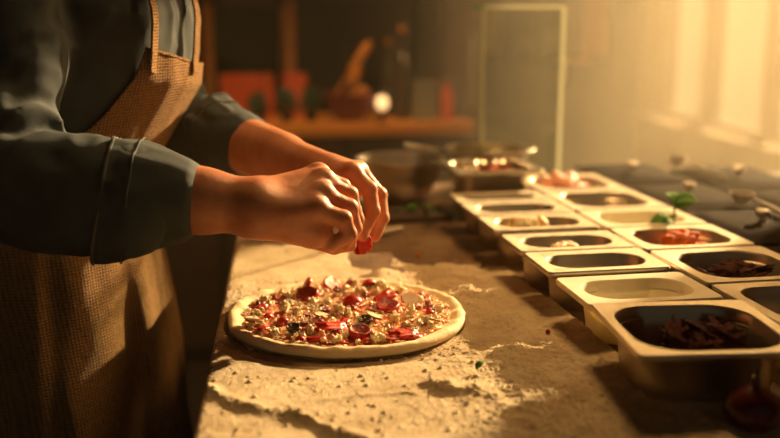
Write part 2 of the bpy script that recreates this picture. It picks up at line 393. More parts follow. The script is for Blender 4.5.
def flour_h(x, y):
    i = min(max(int((x-gx[0])/hx), 0), nxg-1); j = min(max(int((y-gy[0])/.0012), 0), nyg-1); return ZC + max(float(h[i, j]), 0)

# ================================================================== PIZZA
pizza = empty('pizza', (PCX, PCY, ZC+.0012), label='raw round pizza topped with tomato, cheese and mushroom on the floured counter', cat='pizza')
n = 220; prof = []
rr = [0,.2,.4,.6,.74,.8,.85,.89,.925,.96,.985,1.0,1.004,.99,.96,.9,.5,0]
zz = [.007,.007,.007,.007,.007,.0072,.0078,.0100,.0130,.0142,.0128,.0095,.0055,.0025,.0006,.0003,.0003,.0003]
V = []; 
for i, (r, z) in enumerate(zip(rr, zz)):
    a = np.arange(n)*2*PI/n; p = np.stack([np.cos(a)*2.2, np.sin(a)*2.2, a*0+r*1.5], -1); w = fbm(p, 3, 5); w2 = fbm(p*2.4, 3, 9); k = 1+.016*w*r
    V += [tuple(q) for q in np.stack([PRX*r*k*np.cos(a), PRY*r*k*np.sin(a), z*(1+.20*w2*(z > .008))], -1)]
F = [(i*n+j, i*n+(j+1)%n, (i+1)*n+(j+1)%n, (i+1)*n+j) for i in range(len(rr)-1) for j in range(n)]
F = [q[::-1] for q in F]
mesh('crust', V, F, M['dough'], pizza)
# sauce: polar field
nr, na = 90, 260; V = [(0,0,.012)]; 
A = np.linspace(0, 2*PI, na, endpoint=False); RR = np.linspace(.012, .895, nr)
AA, RG = np.meshgrid(A, RR); ed = 1+.03*fbm(np.stack([np.cos(AA)*3, np.sin(AA)*3, AA*0], -1), 3, 61)
SX, SY = PRX*RG*ed*np.cos(AA), PRY*RG*ed*np.sin(AA); SP = np.stack([SX, SY, SX*0], -1)
SZ = .0095 + .0020*fbm(SP*70, 3, 71) + .0014*fbm(SP*240, 3, 81); SZ = SZ*np.clip((.925-RG)/.03, 0, 1)**.5 + .005*(1-np.clip((.925-RG)/.03, 0, 1)**.5)
V += [tuple(p) for p in np.stack([SX, SY, SZ], -1).reshape(-1, 3)]
F = [(0, 1+j, 1+(j+1)%na) for j in range(na)] + [(1+i*na+j, 1+(i+1)*na+j, 1+(i+1)*na+(j+1)%na, 1+i*na+(j+1)%na) for i in range(nr-1) for j in range(na)]
mesh('sauce', V, F, M['sauce'], pizza)
def lump_mesh(name, material, seed, squash=(1,1,1), amp=.28, sub=3, fr=1.6):
    import bmesh
    bm = bmesh.new(); bmesh.ops.create_icosphere(bm, subdivisions=sub, radius=1); me = bpy.data.meshes.new(name); bm.to_mesh(me); bm.free()
    P = np.array([v.co for v in me.vertices]); nz = fbm(P*fr + seed*7.1, 3, seed); P = P*(1+amp*nz[:, None])*np.array(squash)
    me.vertices.foreach_set('co', P.astype(np.float32).ravel()); me.materials.append(material)
    me.polygons.foreach_set('use_smooth', np.ones(len(me.polygons), dtype=bool)); me.update(); return me
def put(name, me, loc, rot=(0,0,0), sc=1, parent=None):
    o = bpy.data.objects.new(name, me); COL.objects.link(o); o.location = loc; o.rotation_euler = rot; o.scale = (sc,)*3 if not hasattr(sc, '__len__') else sc
    if parent is not None: o.parent = parent
    return o
def piz(px, py, z=.016):   # a pixel on the topping plane -> pizza local
    p = PZ(px, py, ZC+z); x, y = p.x-PCX, p.y-PCY; q = math.hypot(x/PRX, y/PRY); k = min(1, .80/max(q, .01)); return Vector((x*k, y*k, z))
def slice_mesh(name, mats, r, th, wav=.08, seed=0, dish=.15):
    """round cut slice: skin rim (mat 0) and cut faces (mat 1)"""
    n = 36; V = []; F = []; prof = [(0,th*(1-dish)),(.45,th*(1-dish)),(.8,th*(.95-dish*.3)),(.93,th),(1,th*.8),(1.02,th*.4),(1,0),(.9,-th*.15),(.5,0),(0,0)]
    for i, (q, z) in enumerate(prof):
        for j in range(n):
            a = 2*PI*j/n; w = float(vnoise(np.array([[math.cos(a)*1.6+seed, math.sin(a)*1.6, q*2]]))[0]); zz = z + (r*.10*vnoise(np.array([[math.cos(a)*q*2.5+seed, math.sin(a)*q*2.5, 3.]]))[0] if q < .9 else 0)
            V.append((r*q*(1+wav*w)*math.cos(a), r*q*(1+wav*w)*math.sin(a), float(zz)))
    me = bpy.data.meshes.new(name)
    F = [((i+1)*n+j, (i+1)*n+(j+1)%n, i*n+(j+1)%n, i*n+j) for i in range(len(prof)-1) for j in range(n)]
    me.from_pydata(V, [], F); me.materials.append(mats[0]); me.materials.append(mats[1])
    for k, p in enumerate(me.polygons): p.use_smooth = True; p.material_index = 0 if 3 <= k//n <= 6 else 1
    return me
tomA = slice_mesh('tomato_slice', (M['tomskin'], M['tomflesh']), .0135, .006, seed=1)
tomB = slice_mesh('tomato_slice', (M['tomskin'], M['tomflesh']), .0125, .009, seed=5, dish=.35)
sauA = slice_mesh('sausage_slice', (M['tomskin'], M['saus']), .0135, .004, seed=3, dish=.05)
def half_mesh(name, seed, r=.0125):   # cherry tomato half, dome up
    import bmesh
    bm = bmesh.new(); bmesh.ops.create_uvsphere(bm, u_segments=28, v_segments=16, radius=r)
    for v in bm.verts:
        if v.co.z < 0: v.co.z *= .12; v.co.z += .0006*math.sin(v.co.x*900)
        else: v.co.z *= .85
        v.co.x *= 1.12
    me = bpy.data.meshes.new(name); bm.to_mesh(me); bm.free(); me.materials.append(M['tomskin']); me.materials.append(M['tomflesh'])
    for p in me.polygons: p.use_smooth = True; p.material_index = 1 if p.center.z < -.0001 else 0
    return me
tomH = half_mesh('tomato_half', 1)
def wedge_mesh(name):   # curved strip of red pepper / tomato wedge
    n = 14; V = []; 
    for i in range(n):
        a = -1.0+2.0*i/(n-1); w = math.cos(a*1.2)*.0075+.001
        cx, cz = .015*math.sin(a), .006*math.cos(a)
        V += [(cx,-w,cz-.002),(cx,w,cz-.002),(cx*1.12,w*.8,cz+.0025),(cx*1.12,-w*.8,cz+.0025)]
    m_ = MB().rings([V[4*i:4*i+4] for i in range(n)]); me = bpy.data.meshes.new(name); me.from_pydata(m_.v, [], m_.f); me.materials.append(M['tomskin'])
    for p in me.polygons: p.use_smooth = True
    return me
tomW = lump_mesh('pepper_strip', M['tomskin'], 33, (1.45,.75,.42), .38, 4, 1.3); tomW.transform(Matrix.Scale(.0118, 4))
def mush_mesh(name):   # mushroom slice: cap + stalk outline extruded
    out = [(-.004,-.012),(.004,-.012),(.0045,-.002),(.011,-.003),(.0145,.001),(.0135,.007),(.008,.0115),(0,.013),(-.008,.0115),(-.0135,.007),(-.0145,.001),(-.011,-.003),(-.0045,-.002)]
    me = bpy.data.meshes.new(name); n = len(out); V = [(x,y,0) for x,y in out]+[(x,y,.0032) for x,y in out]
    F = [tuple(range(n-1,-1,-1)), tuple(range(n,2*n))]+[(i,(i+1)%n,(i+1)%n+n,i+n) for i in range(n)]
    me.from_pydata(V, [], F); me.materials.append(M['mush']); me.materials.append(M['mushcap'])
    for k, p in enumerate(me.polygons): p.material_index = 1 if k-2 in range(3, 11) else 0
    return me
musM = mush_mesh('mushroom_slice')
olv = slice_mesh('olive_slice', (M['olive'], M['olive']), .009, .005, seed=8, dish=.5)
T = [  # kind, px, py, rx, ry, rz, scale
 (tomA,308,297,18,-14,0,1.15),(tomH,353,304,24,10,0,1.0),(tomA,388,309,10,-8,.4,1.15),(tomW,383,299,0,-15,.5,1.1),(tomB,359,336,14,4,0,1.12),
 (tomW,333,329,8,10,.3,1.25),(tomH,371,285,-20,30,.9,.9),(sauA,331,285,38,14,.5,1.15),(sauA,300,285,52,-38,-1.2,1.25),(tomA,352,281,40,0,.3,.6),
 (tomH,283,322,10,0,.3,.55),(tomW,418,341,4,6,.35,1.2),(sauA,404,346,8,0,.5,.8),(tomW,318,342,6,0,-.2,.8),(tomH,268,318,0,0,.8,.5),(tomW,345,322,0,0,1.3,.6),
 (tomH,430,314,10,0,.3,.45),(tomW,398,332,0,12,.9,.6),(tomH,296,343,0,0,.1,.45),(tomW,262,309,10,0,.6,.7),(sauA,281,300,20,10,.1,.7),
 (tomW,340,350,0,0,.1,.55),(tomH,414,352,0,0,.1,.4),(tomW,256,331,0,0,.9,.6),(tomH,373,352,0,0,.1,.45)]
for me, px, py, rx, ry, rz, sc in T:
    o = put(me.name.split('.')[0], me, piz(px, py, .0120), (R(rx), R(ry), rz), sc, pizza)
for px, py, rx, ry, rz, sc in [(410,303,52,14,.3,1.0),(247,323,10,8,1.3,.95),(376,318,14,-6,2.1,.85),(322,317,12,10,.7,.7),(440,322,20,0,2.2,.6)]:
    put('mushroom_slice', musM, piz(px, py, .015), (R(rx), R(ry), rz), sc, pizza)
for px, py in [(293,330),(365,322)]: put('olive_slice', olv, piz(px, py, .014), (.2,-.1,random.random()), 1, pizza)
cheese = [lump_mesh('cheese_crumble', M['cheese'], k, (1,.8,.55), .62, 3, 2.6) for k in range(1, 7)]
spots = [(262,300,5),(270,304,4),(285,309,6),(296,312,5),(253,321,4),(262,338,4.5),(425,321,7),(433,327,5),(418,325,5),(348,314,5),(356,316,4),(340,311,5),(376,340,6),(384,344,4.5),(336,345,5),
  (380,286,6),(387,291,6),(375,293,5),(361,292,5),(318,292,5),(314,303,4),(328,303,4),(395,320,5),(405,326,5),(401,292,5),(412,313,6),(420,300,4),(310,331,5),(303,338,4),(275,331,4),(288,297,5),(277,292,4),(322,335,4),(345,338,4),(390,331,4),(440,310,5),(447,322,4),(432,340,4),(316,352,4),(395,350,4),(360,350,3),(280,347,3),(300,290,3),(345,290,5),(358,279,5),(390,281,5),(407,286,4),(258,313,4)]
for k, (px, py, r) in enumerate(spots):
    put('cheese_crumble', cheese[k % 6], piz(px, py, .0120+.0003*r), (random.random()*6, random.random()*6, random.random()*6), r*.00135, pizza)
for k in range(50):
    a = random.random()*2*PI; q = math.sqrt(random.random())*.80
    put('cheese_crumble', cheese[k % 6], (PRX*q*math.cos(a), PRY*q*math.sin(a), 0.0118), (random.random()*6, random.random()*6, random.random()*6), random.uniform(.0022,.0042), pizza)
bits = [lump_mesh('tomato_bit', M['tomflesh'], 90+k, (1.2,.9,.5), .5, 3, 1.8) for k in range(3)]; mbit = [lump_mesh('sausage_bit', M['saus'], 95+k, (1.2,.9,.6), .5, 3, 1.8) for k in range(3)]
for k in range(46):
    a = random.random()*2*PI; q = math.sqrt(random.random())*.80; me = (bits if k % 2 else mbit)[k % 3]
    put(me.name.split('.')[0], me, (PRX*q*math.cos(a), PRY*q*math.sin(a), .0122), (random.random()*.8, random.random()*.8, random.random()*6), random.uniform(.003,.0072), pizza)
# fine grated cheese
g = MB()
for k in range(2600):
    a = random.random()*2*PI; q = math.sqrt(random.random())*.88; x, y = PRX*q*math.cos(a), PRY*q*math.sin(a)
    if float(vnoise(np.array([[x*45, y*45, 2.]]))[0]) < -.35: continue
    L = random.uniform(.0010,.0032); w = random.uniform(.0006,.0013); b = random.random()*PI; dx, dy = math.cos(b)*L, math.sin(b)*L; ex, ey = -math.sin(b)*w, math.cos(b)*w
    z = .0108+random.random()*.0022; u = random.uniform(-.0007,.0007)
    g.add([(x-dx-ex,y-dy-ey,z-u),(x+dx-ex,y+dy-ey,z+u),(x+dx+ex,y+dy+ey,z+u),(x-dx+ex,y-dy+ey,z-u),(x,y,z+w*1.3),(x,y,z-w)],[(0,1,4),(1,2,4),(2,3,4),(3,0,4),(1,0,5),(2,1,5),(3,2,5),(0,3,5)])
gc = g.build('grated_cheese', M['cheese'], pizza, smooth=False); gc['kind'] = 'stuff'

# ================================================================== FOOD PANS
def pan_parts(root, w, d, depth, material, rw=.02, rcorner=.035, flange_t=.004):
    """gastronorm pan, local origin at centre of its base; w,d = outer flange, depth = rim height"""
    n = 64; H = depth; mb = MB(); ow, od = w-2*rw, d-2*rw
    R1 = [rrect(w-.006,d-.006,.006,H-.009,n), rrect(w-.001,d-.001,.008,H-.006,n), rrect(w,d,.008,H-.0025,n), rrect(w-.003,d-.003,.007,H,n), rrect(ow+.014,od+.014,rcorner+.004,H-.0006,n), rrect(ow+.004,od+.004,rcorner,H-.001,n),
          rrect(ow,od,rcorner,H-.004,n), rrect(ow-.002,od-.002,rcorner,H-.014,n), rrect(ow-.005,od-.005,rcorner,H-.0155,n), rrect(ow-.010,od-.010,rcorner,H*.35,n), rrect(ow-.014,od-.014,rcorner-.002,.010,n), rrect(ow-.022,od-.022,rcorner-.006,.0035,n), rrect(ow-.05,od-.05,.012,.002,n)]
    R2 = [rrect(ow-.05,od-.05,.012,0,n), rrect(ow-.020,od-.020,rcorner-.006,.0,n), rrect(ow-.011,od-.011,rcorner-.002,.008,n), rrect(ow-.007,od-.007,rcorner,H*.35,n), rrect(ow-.001,od-.001,rcorner,H-.016,n), rrect(ow+.003,od+.003,rcorner,H-.0135,n), rrect(ow+.005,od+.005,rcorner,H-.006,n), rrect(w-.008,d-.008,.006,H-.005,n)]
    mb.rings(R1, False, True); mb.rings(R2, True, False)
    k = len(R1)*n; last = k+(len(R2)-1)*n
    for j in range(n): mb.f.append((last+j, last+(j+1)%n, (j+1)%n, j))
    mb.f = [q[::-1] for q in mb.f]
    o = mb.build('pan', material, root, smooth=True); return o
def pan(name, x0, x1, y0, y1, label, material=None, rot=0, zoff=0, depth=.065, group='gastronorm food pans on the counter', rcorner=.035, rw=.02):
    root = empty(name, ((x0+x1)/2, (y0+y1)/2, ZC+zoff), (0,0,rot), label, 'food pan', group)
    material = material or M['steel']
    me = pan_parts(root, x1-x0, y1-y0, depth, material, rw=rw, rcorner=rcorner); me.name = 'pan_shell'
    return root
L0, L1, RX0, RX1 = .430, .606, .612, .788
pA = pan('food_pan', .413, .597, .840, 1.018, 'nearest steel food pan, holding dark dried tomatoes, turned slightly askew', M['steel_clean'], rot=R(-6), zoff=.004, depth=.069, rcorner=.048, rw=.015)
pB = pan('food_pan', L0, L1, 1.046, 1.166, 'empty milky plastic food pan dusted with flour behind the dark dried tomatoes', M['plastic'], depth=.064, rcorner=.036)
pC = pan('food_pan', L0, L1, 1.187, 1.297, 'steel food pan with only a few crumbs left in it')
pD = pan('food_pan', L0, L1, 1.303, 1.411, 'steel food pan holding pale garlic chunks')
pE = pan('food_pan', L0, L1, 1.438, 1.548, 'steel food pan holding yellow cheese chunks')
pF = pan('food_pan', L0, L1, 1.555, 1.663, 'bare steel food pan just behind the yellow cheese chunks')
pG = pan('food_pan', L0, L1, 1.669, 1.755, 'narrow steel food pan beside the tall covered tray at the back', rcorner=.028)
pR1 = pan('food_pan', RX0, RX1, .925, 1.098, 'steel food pan cut by the right edge of the photo with dark bits inside')
pR2 = pan('food_pan', RX0, RX1, 1.104, 1.276, 'steel food pan holding strips of dark roasted red pepper', rcorner=.042)
pR3 = pan('food_pan', RX0, RX1, 1.283, 1.425, 'steel food pan holding bright orange pepper chunks')
pR4 = pan('food_pan', RX0, RX1, 1.431, 1.563, 'shallow pale food pan with a basil sprig leaning over its rim', M['plastic'])
pR5 = pan('food_pan', RX0, RX1, 1.569, 1.742, 'empty steel food pan between the basil sprig and the pink ham', rcorner=.042)
pR6 = pan('food_pan', RX0, RX1, 1.748, 1.92, 'steel food pan of pink ham at the far end of its row', rcorner=.042)

def chunk_set(name, meshes, cx, cy, n, sx, sy, z0, size, label, cat, group, layers=2, squash=1):
    for k in range(n):
        lay = k*layers//n
        a = random.random()*2*PI; q = math.sqrt(random.random())*(1-.35*lay/max(1,layers-1) if layers > 1 else 1)
        o = put(name, meshes[k % len(meshes)], (cx+sx*q*math.cos(a), cy+sy*q*math.sin(a), z0+size*1.1*lay), (random.uniform(-.5,.5), random.uniform(-.5,.5), random.random()*6), size*random.uniform(.8,1.2))
        tag(o, label, cat, group)
dried = [lump_mesh('dried_tomato', M['dried'], 20+k, (1.5,.8,.4), .75, 4, 2.2) for k in range(4)]
chunk_set('dried_tomato', dried, .520, .932, 46, .047, .045, ZC+.026, .0145, 'wrinkled dark dried tomato in the nearest food pan', 'dried tomato', 'dried tomatoes in the nearest pan', 3)
chunk_set('dried_tomato', dried, .702, 1.185, 34, .046, .044, ZC+.024, .014, 'wrinkled strip of dark roasted red pepper in its food pan', 'roasted pepper', 'roasted red peppers in the steel pan', 3)
chunk_set('dried_tomato', dried, .690, 1.01, 14, .05, .04, ZC+.014, .012, 'small dark dried piece in the pan cut by the photo edge', 'dried tomato', 'dark bits in the pan at the photo edge', 2)
orn = [lump_mesh('pepper_chunk', M['orange'], 40+k, (1.2,.9,.6), .5, 3, 1.6) for k in range(4)]
chunk_set('pepper_chunk', orn, .697, 1.353, 24, .042, .026, ZC+.026, .0155, 'bright orange pepper chunk in its food pan', 'pepper chunk', 'orange pepper chunks', 3)
garl = [lump_mesh('garlic_chunk', M['mush'], 60+k, (1.2,.8,.6), .4, 3, 1.6) for k in range(3)]
chunk_set('garlic_chunk', garl, .505, 1.355, 20, .036, .022, ZC+.030, .011, 'pale garlic chunk in its steel food pan', 'garlic', 'pale garlic chunks', 3)
yel = lump_mesh('cheese_chunk', var_mat('yellow_cheese', (226,164,70), (240,206,130), 40, .5), 71, (1,.9,.8), .4)
yel2 = lump_mesh('cheese_chunk', M['cheese'], 72, (1,.9,.8), .4)
chunk_set('cheese_chunk', [yel, yel2], .510, 1.493, 24, .042, .024, ZC+.032, .013, 'yellow cheese chunk in its steel food pan', 'cheese', 'yellow cheese chunks', 3)
chunk_set('dried_tomato', dried[:2], .50, 1.245, 5, .03, .012, ZC+.022, .009, 'small brown crumb left in the nearly empty steel pan', 'crumb', 'crumbs in the nearly empty pan', 1)
ham = [lump_mesh('ham_piece', M['pink'], 80+k, (1.5,1,.5), .4) for k in range(3)]
chunk_set('ham_piece', ham, .69, 1.84, 16, .045, .045, ZC+.034, .016, 'pink piece of ham in the far food pan', 'ham', 'pink ham pieces', 3)
tag(put('mozzarella_crumb', cheese[0], (.545, 1.085, ZC+.030), (0,.3,0), .006), 'small white crumb lying in the empty milky plastic pan', 'crumb')
# tall tray at the far end of left column with tongs and orange contents
tray = pan('serving_tray', .452, .628, 1.775, 1.935, 'tall steel tray standing at the far left corner of the pan rows', M['steel_clean'], depth=.10, rcorner=.03)
tray['category'] = 'tray'
chunk_set('pepper_chunk', orn, .54, 1.855, 14, .045, .04, ZC+.070, .014, 'orange vegetable chunk in the tall steel tray', 'pepper chunk', 'orange chunks in the tall tray', 2)

def spoon(root, pts, rad, bowl_at=None, mname='steel_plain'):
    MB().tube(pts, rad, 10).build('handle', M[mname], root, smooth=True)
    if bowl_at is not None:
        bm = MB(); prof = [(.0,-.010),(.012,-.008),(.020,0),(.022,.004),(.020,.004),(.018,.001),(.010,-.006),(.0,-.008)]
        bm.lathe(prof, 24, bowl_at); bm.build('bowl', M[mname], root, smooth=True)
p0, p1, p2 = PY(405,144,2.0), PY(440,150,1.93), PY(478,160,1.86)
sp = empty('serving_spoon', tuple(p2), label='steel serving spoon leaning out of the tall tray towards the metal bowl', cat='spoon')
spoon(sp, [p0-p2, p1-p2, Vector((0,0,0))], [.004,.0035,.003], (0.012,-.01,-.006))
p0, p2 = PY(547,178,1.80), PY(510,160,1.85)
sp = empty('serving_spoon', tuple(p2), label='short steel spoon resting across the front rim of the tall tray', cat='spoon')
spoon(sp, [p0-p2, (p0-p2)*.5+Vector((0,0,.004)), Vector((0,0,0))], [.0045,.0035,.003], (-.012,.0,-.006))
# round clear lid over the tray back
lid = empty('round_cover', (.585,1.955,ZC+.108), label='round clear cover with a bright steel rim behind the tall tray', cat='cover')
MB().rings([[(.096*math.cos(a)*(1 if k else 1),.085*math.sin(a),z) for a in [2*PI*j/48 for j in range(48)]] for k, z in ((0,-.002),(1,.002))], False, False).build('rim_band', M['steel_plain'], lid, smooth=True)
MB().tube([(.096*math.cos(2*PI*j/48),.085*math.sin(2*PI*j/48),0) for j in range(49)], .0028, 8).build('rim', M['steel_plain'], lid, smooth=True)
MB().lathe([(.0,.018),(.03,.017),(.06,.012),(.084,.003),(.083,.001),(.06,.010),(.0,.016)], 40).build('dome', M['glass'], lid, smooth=True)
# the stand under the lid: a deep steel pot
pot = empty('steel_pot', (.585,1.955,ZC), label='deep steel pot under the round clear lid behind the tall tray', cat='pot')
MB().lathe([(.0,.002),(.076,.002),(.080,.008),(.080,.102),(.083,.104),(.083,.106),(.078,.106),(.077,.010),(.0,.006)], 40).build('pot_body', M['steel_clean'], pot, smooth=True)
pot.location = (.59, 2.026, ZC); lid.location = (.59, 2.026, ZC+.108)

# basil sprig leaning over pan R4
bas = empty('basil_sprig', (.715,1.50,ZC+.062), label='green basil sprig standing up at the rim of the shallow pale pan', cat='basil')
def leaf(parent, base, ang, L, tilt, m='leaf', roll=0):
    n = 9; mb = MB(); V = []
    for i in range(n):
        t_ = i/(n-1); w = L*.36*math.sin(PI*min(1, t_*.96+.03))**.75; z = .16*L*math.sin(PI*t_)
        for s in (-1,-.5,0,.5,1): V.append((L*t_, w*s, z+abs(s)*w*.35))
    F = [(i*5+j, (i+1)*5+j, (i+1)*5+j+1, i*5+j+1) for i in range(n-1) for j in range(4)]
    mb.add(V, F); o = mb.build('leaf', M[m], parent, smooth=True); md = o.modifiers.new('s','SOLIDIFY'); md.thickness = .0007
    o.location = base; o.rotation_euler = (roll, -tilt, ang); return o
MB().tube([(0,0,-.03),(.004,.0,0),(.002,0,.03),(.006,0,.045)], .0018, 8).build('stem', M['leaf'], bas, smooth=True)
bas.location = PZ(672,226,ZC+.058)
leaf(bas,(.003,0,.030),.2,.038,.5,roll=.9); leaf(bas,(.004,0,.040),-.5,.034,.1,roll=.5); leaf(bas,(.002,0,.036),1.6,.03,.5)
leaf(bas,(.0,0,.006),3.2,.042,-.15,roll=-.6); leaf(bas,(.0,0,.012),-2.4,.032,.2)

# small things lying in the flour
p = PZ(476,375,ZC); z = flour_h(p.x, p.y)
lf = leaf(None,(p.x,p.y,z+.003),.4,.014,.5); lf.name = 'herb_leaf'; tag(lf, 'tiny green herb leaf lying on the flour heap in front of the pizza', 'leaf')
p = PZ(548,331,ZC+.012); tag(put('tomato_crumb', lump_mesh('tomato_crumb', M['tomskin'], 3), (p.x,p.y,flour_h(p.x,p.y)+.002), sc=.0028), 'tiny red tomato crumb in the flour beside the pale plastic pan', 'crumb')
p = PZ(418,257,ZC); tag(put('pepper_crumb', lump_mesh('pepper_crumb', M['orange'], 5), (p.x,p.y,ZC+.003), sc=.0035), 'tiny orange crumb on the bare counter behind the pizza', 'crumb')
# red onion bottom right
p = PZ(750,437,ZC); on = empty('red_onion', (p.x+.005, p.y+.008, ZC+.0), label='dark red onion on the counter in front of the nearest steel pan', cat='onion')
MB().lathe([(.0,.0005),(.006,.0),(.014,.004),(.024,.013),(.028,.024),(.025,.036),(.014,.045),(.005,.050),(.003,.060),(.0,.061)], 36).build('bulb', M['onion'], on, smooth=True)
MB().tube([(0,0,.056),(.002,0,.066),(.006,.001,.072)], [.003,.002,.001], 8).build('stalk', M['darkwood'], on, smooth=True)

# ================================================================== BACK OF THE COUNTER
bc = PZ(404,205,ZC); bowl = empty('mixing_bowl', (bc.x, bc.y+.045, ZC), label='round steel mixing bowl on the counter behind the hands', cat='bowl')
MB().lathe([(.0,.0),(.045,.0),(.048,.004),(.066,.022),(.083,.055),(.090,.088),(.0955,.092),(.0955,.094),(.089,.093),(.081,.056),(.064,.025),(.045,.006),(.0,.005)], 48).build('bowl_shell', M['steel_plain'], bowl, smooth=True)
cb = PZ(418,218,ZC); board = empty('chopping_board', (cb.x, cb.y, ZC), (0,0,R(4)), 'small dark chopping board with salad leaves in front of the steel bowl', 'board')
MB().box(-.075,.06,-.045,.05,.0,.014).build('board_slab', M['darkwood'], board, bevel=.004)
for k, (px, py, s, m) in enumerate([(405,211,.03,'leaf'),(412,212,.026,'leaf'),(432,209,.02,'leaf'),(440,214,.03,'leafdark'),(425,216,.03,'leafdark'),(395,214,.025,'leafdark')]):
    q = PZ(px, py, ZC+.018); lf = leaf(None, (q.x,q.y,q.z), k*1.3, s, .25, m); lf.name = 'salad_leaf'
    tag(lf, ['bright green salad leaf','bright green salad leaf','bright green salad leaf','dark green salad leaf','dark green salad leaf','dark green salad leaf'][k]+' on the small dark chopping board', 'leaf', 'salad leaves on the board')
a, b = PZ(402,228,ZC+.008), PZ(372,234,ZC+.008)
kn = empty('spatula', tuple(a), label='white handled spatula lying on the counter behind the fingers', cat='spatula')
MB().tube([(0,0,0),(b-a)*.5,(b-a)], [.004,.0055,.005], 10).build('handle', mat('white_plastic', (226,214,190), .4)[0], kn, smooth=True)
d = (b-a).normalized(); MB().tube([(b-a), (b-a)+d*.05], [.003,.002], 8).build('shaft', M['steel_plain'], kn, smooth=True)
q = (b-a)+d*.05; nrm = Vector((-d.y,d.x,0)); MB().add([q+nrm*.015+Vector((0,0,-.001)),q-nrm*.015+Vector((0,0,-.001)),q-nrm*.02+d*.07+Vector((0,0,-.004)),q+nrm*.02+d*.07+Vector((0,0,-.004)),q+nrm*.015+Vector((0,0,.0005)),q-nrm*.015+Vector((0,0,.0005)),q-nrm*.02+d*.07+Vector((0,0,-.0025)),q+nrm*.02+d*.07+Vector((0,0,-.0025))],[(3,2,1,0),(4,5,6,7),(0,1,5,4),(1,2,6,5),(2,3,7,6),(3,0,4,7)]).build('blade', M['steel_plain'], kn)

# glass guard: two upright panes with bright polished edges and a top pane
gx0, gx1, gy0 = PY(481,150,2.125).x, PY(559,150,2.125).x, 2.125
zt = PY(520,7,gy0).z; gd = empty('glass_guard', (gx0, gy0, ZC), label='upright clear glass guard with bright edges behind the food pans', cat='glass guard')
W = gx1-gx0; HT = zt-ZC
MB().box(.002,W-.002,-.003,.003,0,HT-.004).build('front_pane', M['glass'], gd)
MB().box(W-.003,W+.003,.004,.085,.0,HT-.004).build('side_pane', M['glass'], gd)
MB().box(0,W,.004,.085,HT-.004,HT+.001).build('top_pane', M['glass'], gd)
e = MB(); e.box(-.0038,.0038,-.003,.003,0,HT); e.build('edge', M['glassedge'], gd)
MB().box(W-.0035,W+.0035,-.003,.003,0,HT).build('edge', M['glassedge'], gd)
MB().box(.0038,W-.0035,-.004,.004,HT-.0035,HT+.0035).build('edge', M['glassedge'], gd)
MB().box(W-.003,W+.003,.004,.085,HT-.003,HT+.003).build('edge', M['glassedge'], gd)
MB().box(-.003,.003,.004,.085,HT-.003,HT+.003).build('edge', mat('green_edge', (70,200,90), .3)[0], gd)

# right-hand lids with knobs and handles on a second row of trays
def tray_lid(cx, cy, w, d, label, knob=True):
    r = empty('covered_tray', (cx, cy, ZC), (0,0,0), label, 'tray', 'covered trays right of the food pans')
    n = 48
    MB().rings([rrect(w-.03,d-.03,.03,0,n), rrect(w-.02,d-.02,.03,.045,n), rrect(w-.004,d-.004,.01,.046,n), rrect(w-.004,d-.004,.01,.049,n)]).build('tray_body', M['blacky'], r, smooth=True)
    MB().rings([rrect(w,d,.01,.0495,n), rrect(w,d,.01,.053,n), rrect(w-.03,d-.03,.02,.055,n), rrect(w-.04,d-.04,.02,.058,n)]).build('lid_panel', M['lidm'], r, smooth=True)
    if knob: MB().lathe([(.0,.0575),(.006,.058),(.006,.066),(.012,.070),(.013,.075),(.010,.079),(.0,.080)], 20).build('knob', M['steel_plain'], r, smooth=True)
    return r
M['lidm'] = var_mat('smoked_lid', (34,23,13), (26,18,10), 20, .9, .1, .001, Specular_IOR_Level=.03)
tray_lid(.895,1.19,.18,.24,'covered tray with a knob beside the roasted red peppers')
tray_lid(.895,1.45,.18,.24,'covered tray with a knob beside the orange pepper chunks')
tray_lid(.895,1.71,.18,.24,'covered tray with a knob beside the empty steel pan')
tray_lid(.895,1.97,.18,.24,'covered tray with a knob beside the glass guard')
tray_lid(1.095,1.60,.19,.26,'covered tray in the outer row beneath the long ladle handle')
tray_lid(1.095,1.88,.19,.26,'far covered tray of the outer row next to the window side')
tray_lid(1.095,1.32,.19,.26,'nearest covered tray of the outer row cut by the photo edge')
for (ax, ay, bx, by, z, lab) in [(688,163,724,177,ZC+.066,'steel ladle lying across the covered trays, its handle bright in the haze'),(755,200,784,214,ZC+.066,'second steel ladle on the covered trays at the photo edge')]:
    a, b = PZ(ax,ay,z), PZ(bx,by,z); r = empty('ladle', tuple(a), label=lab, cat='ladle')
    MB().tube([(0,0,0),(b-a)*.5,(b-a)], [.003,.004,.005], 10).build('handle', M['steel_plain'], r, smooth=True)
    MB().lathe([(.0,-.0065),(.012,-.005),(.020,.004),(.022,.012),(.020,.012),(.018,.005),(.010,-.002),(.0,-.004)], 24, (-.02,.012,0)).build('scoop', M['steel_plain'], r, smooth=True)

# ================================================================== BACKGROUND
YS = 3.45
def bz(py): return PY(370, py, YS).z
xr = PY(475,128,YS).x; zt = bz(124); zb = bz(136)
bk = empty('back_counter', (xr, YS, 0), label='wooden topped back counter along the rear of the kitchen', cat='counter')
MB().box(-1.9,0,0,.42,zb,zt).build('worktop', M['wood'], bk, bevel=.004)
MB().box(-1.88,-.03,.05,.40,0,zb).build('cabinet', M['bwall'], bk)
for k in range(4): MB().box(-1.84+.46*k,-1.84+.46*k+.44,.03,.05,.08,zb-.02).build('door', M['darkwood'], bk, bevel=.003)
def bx(px): return PY(px, 110, YS+.12).x
def bpos(px, dy=.12): p = PY(px, 110, YS+dy); return (p.x, YS+dy, zt)
def sz(px): return px*(YS+.12)/FPX
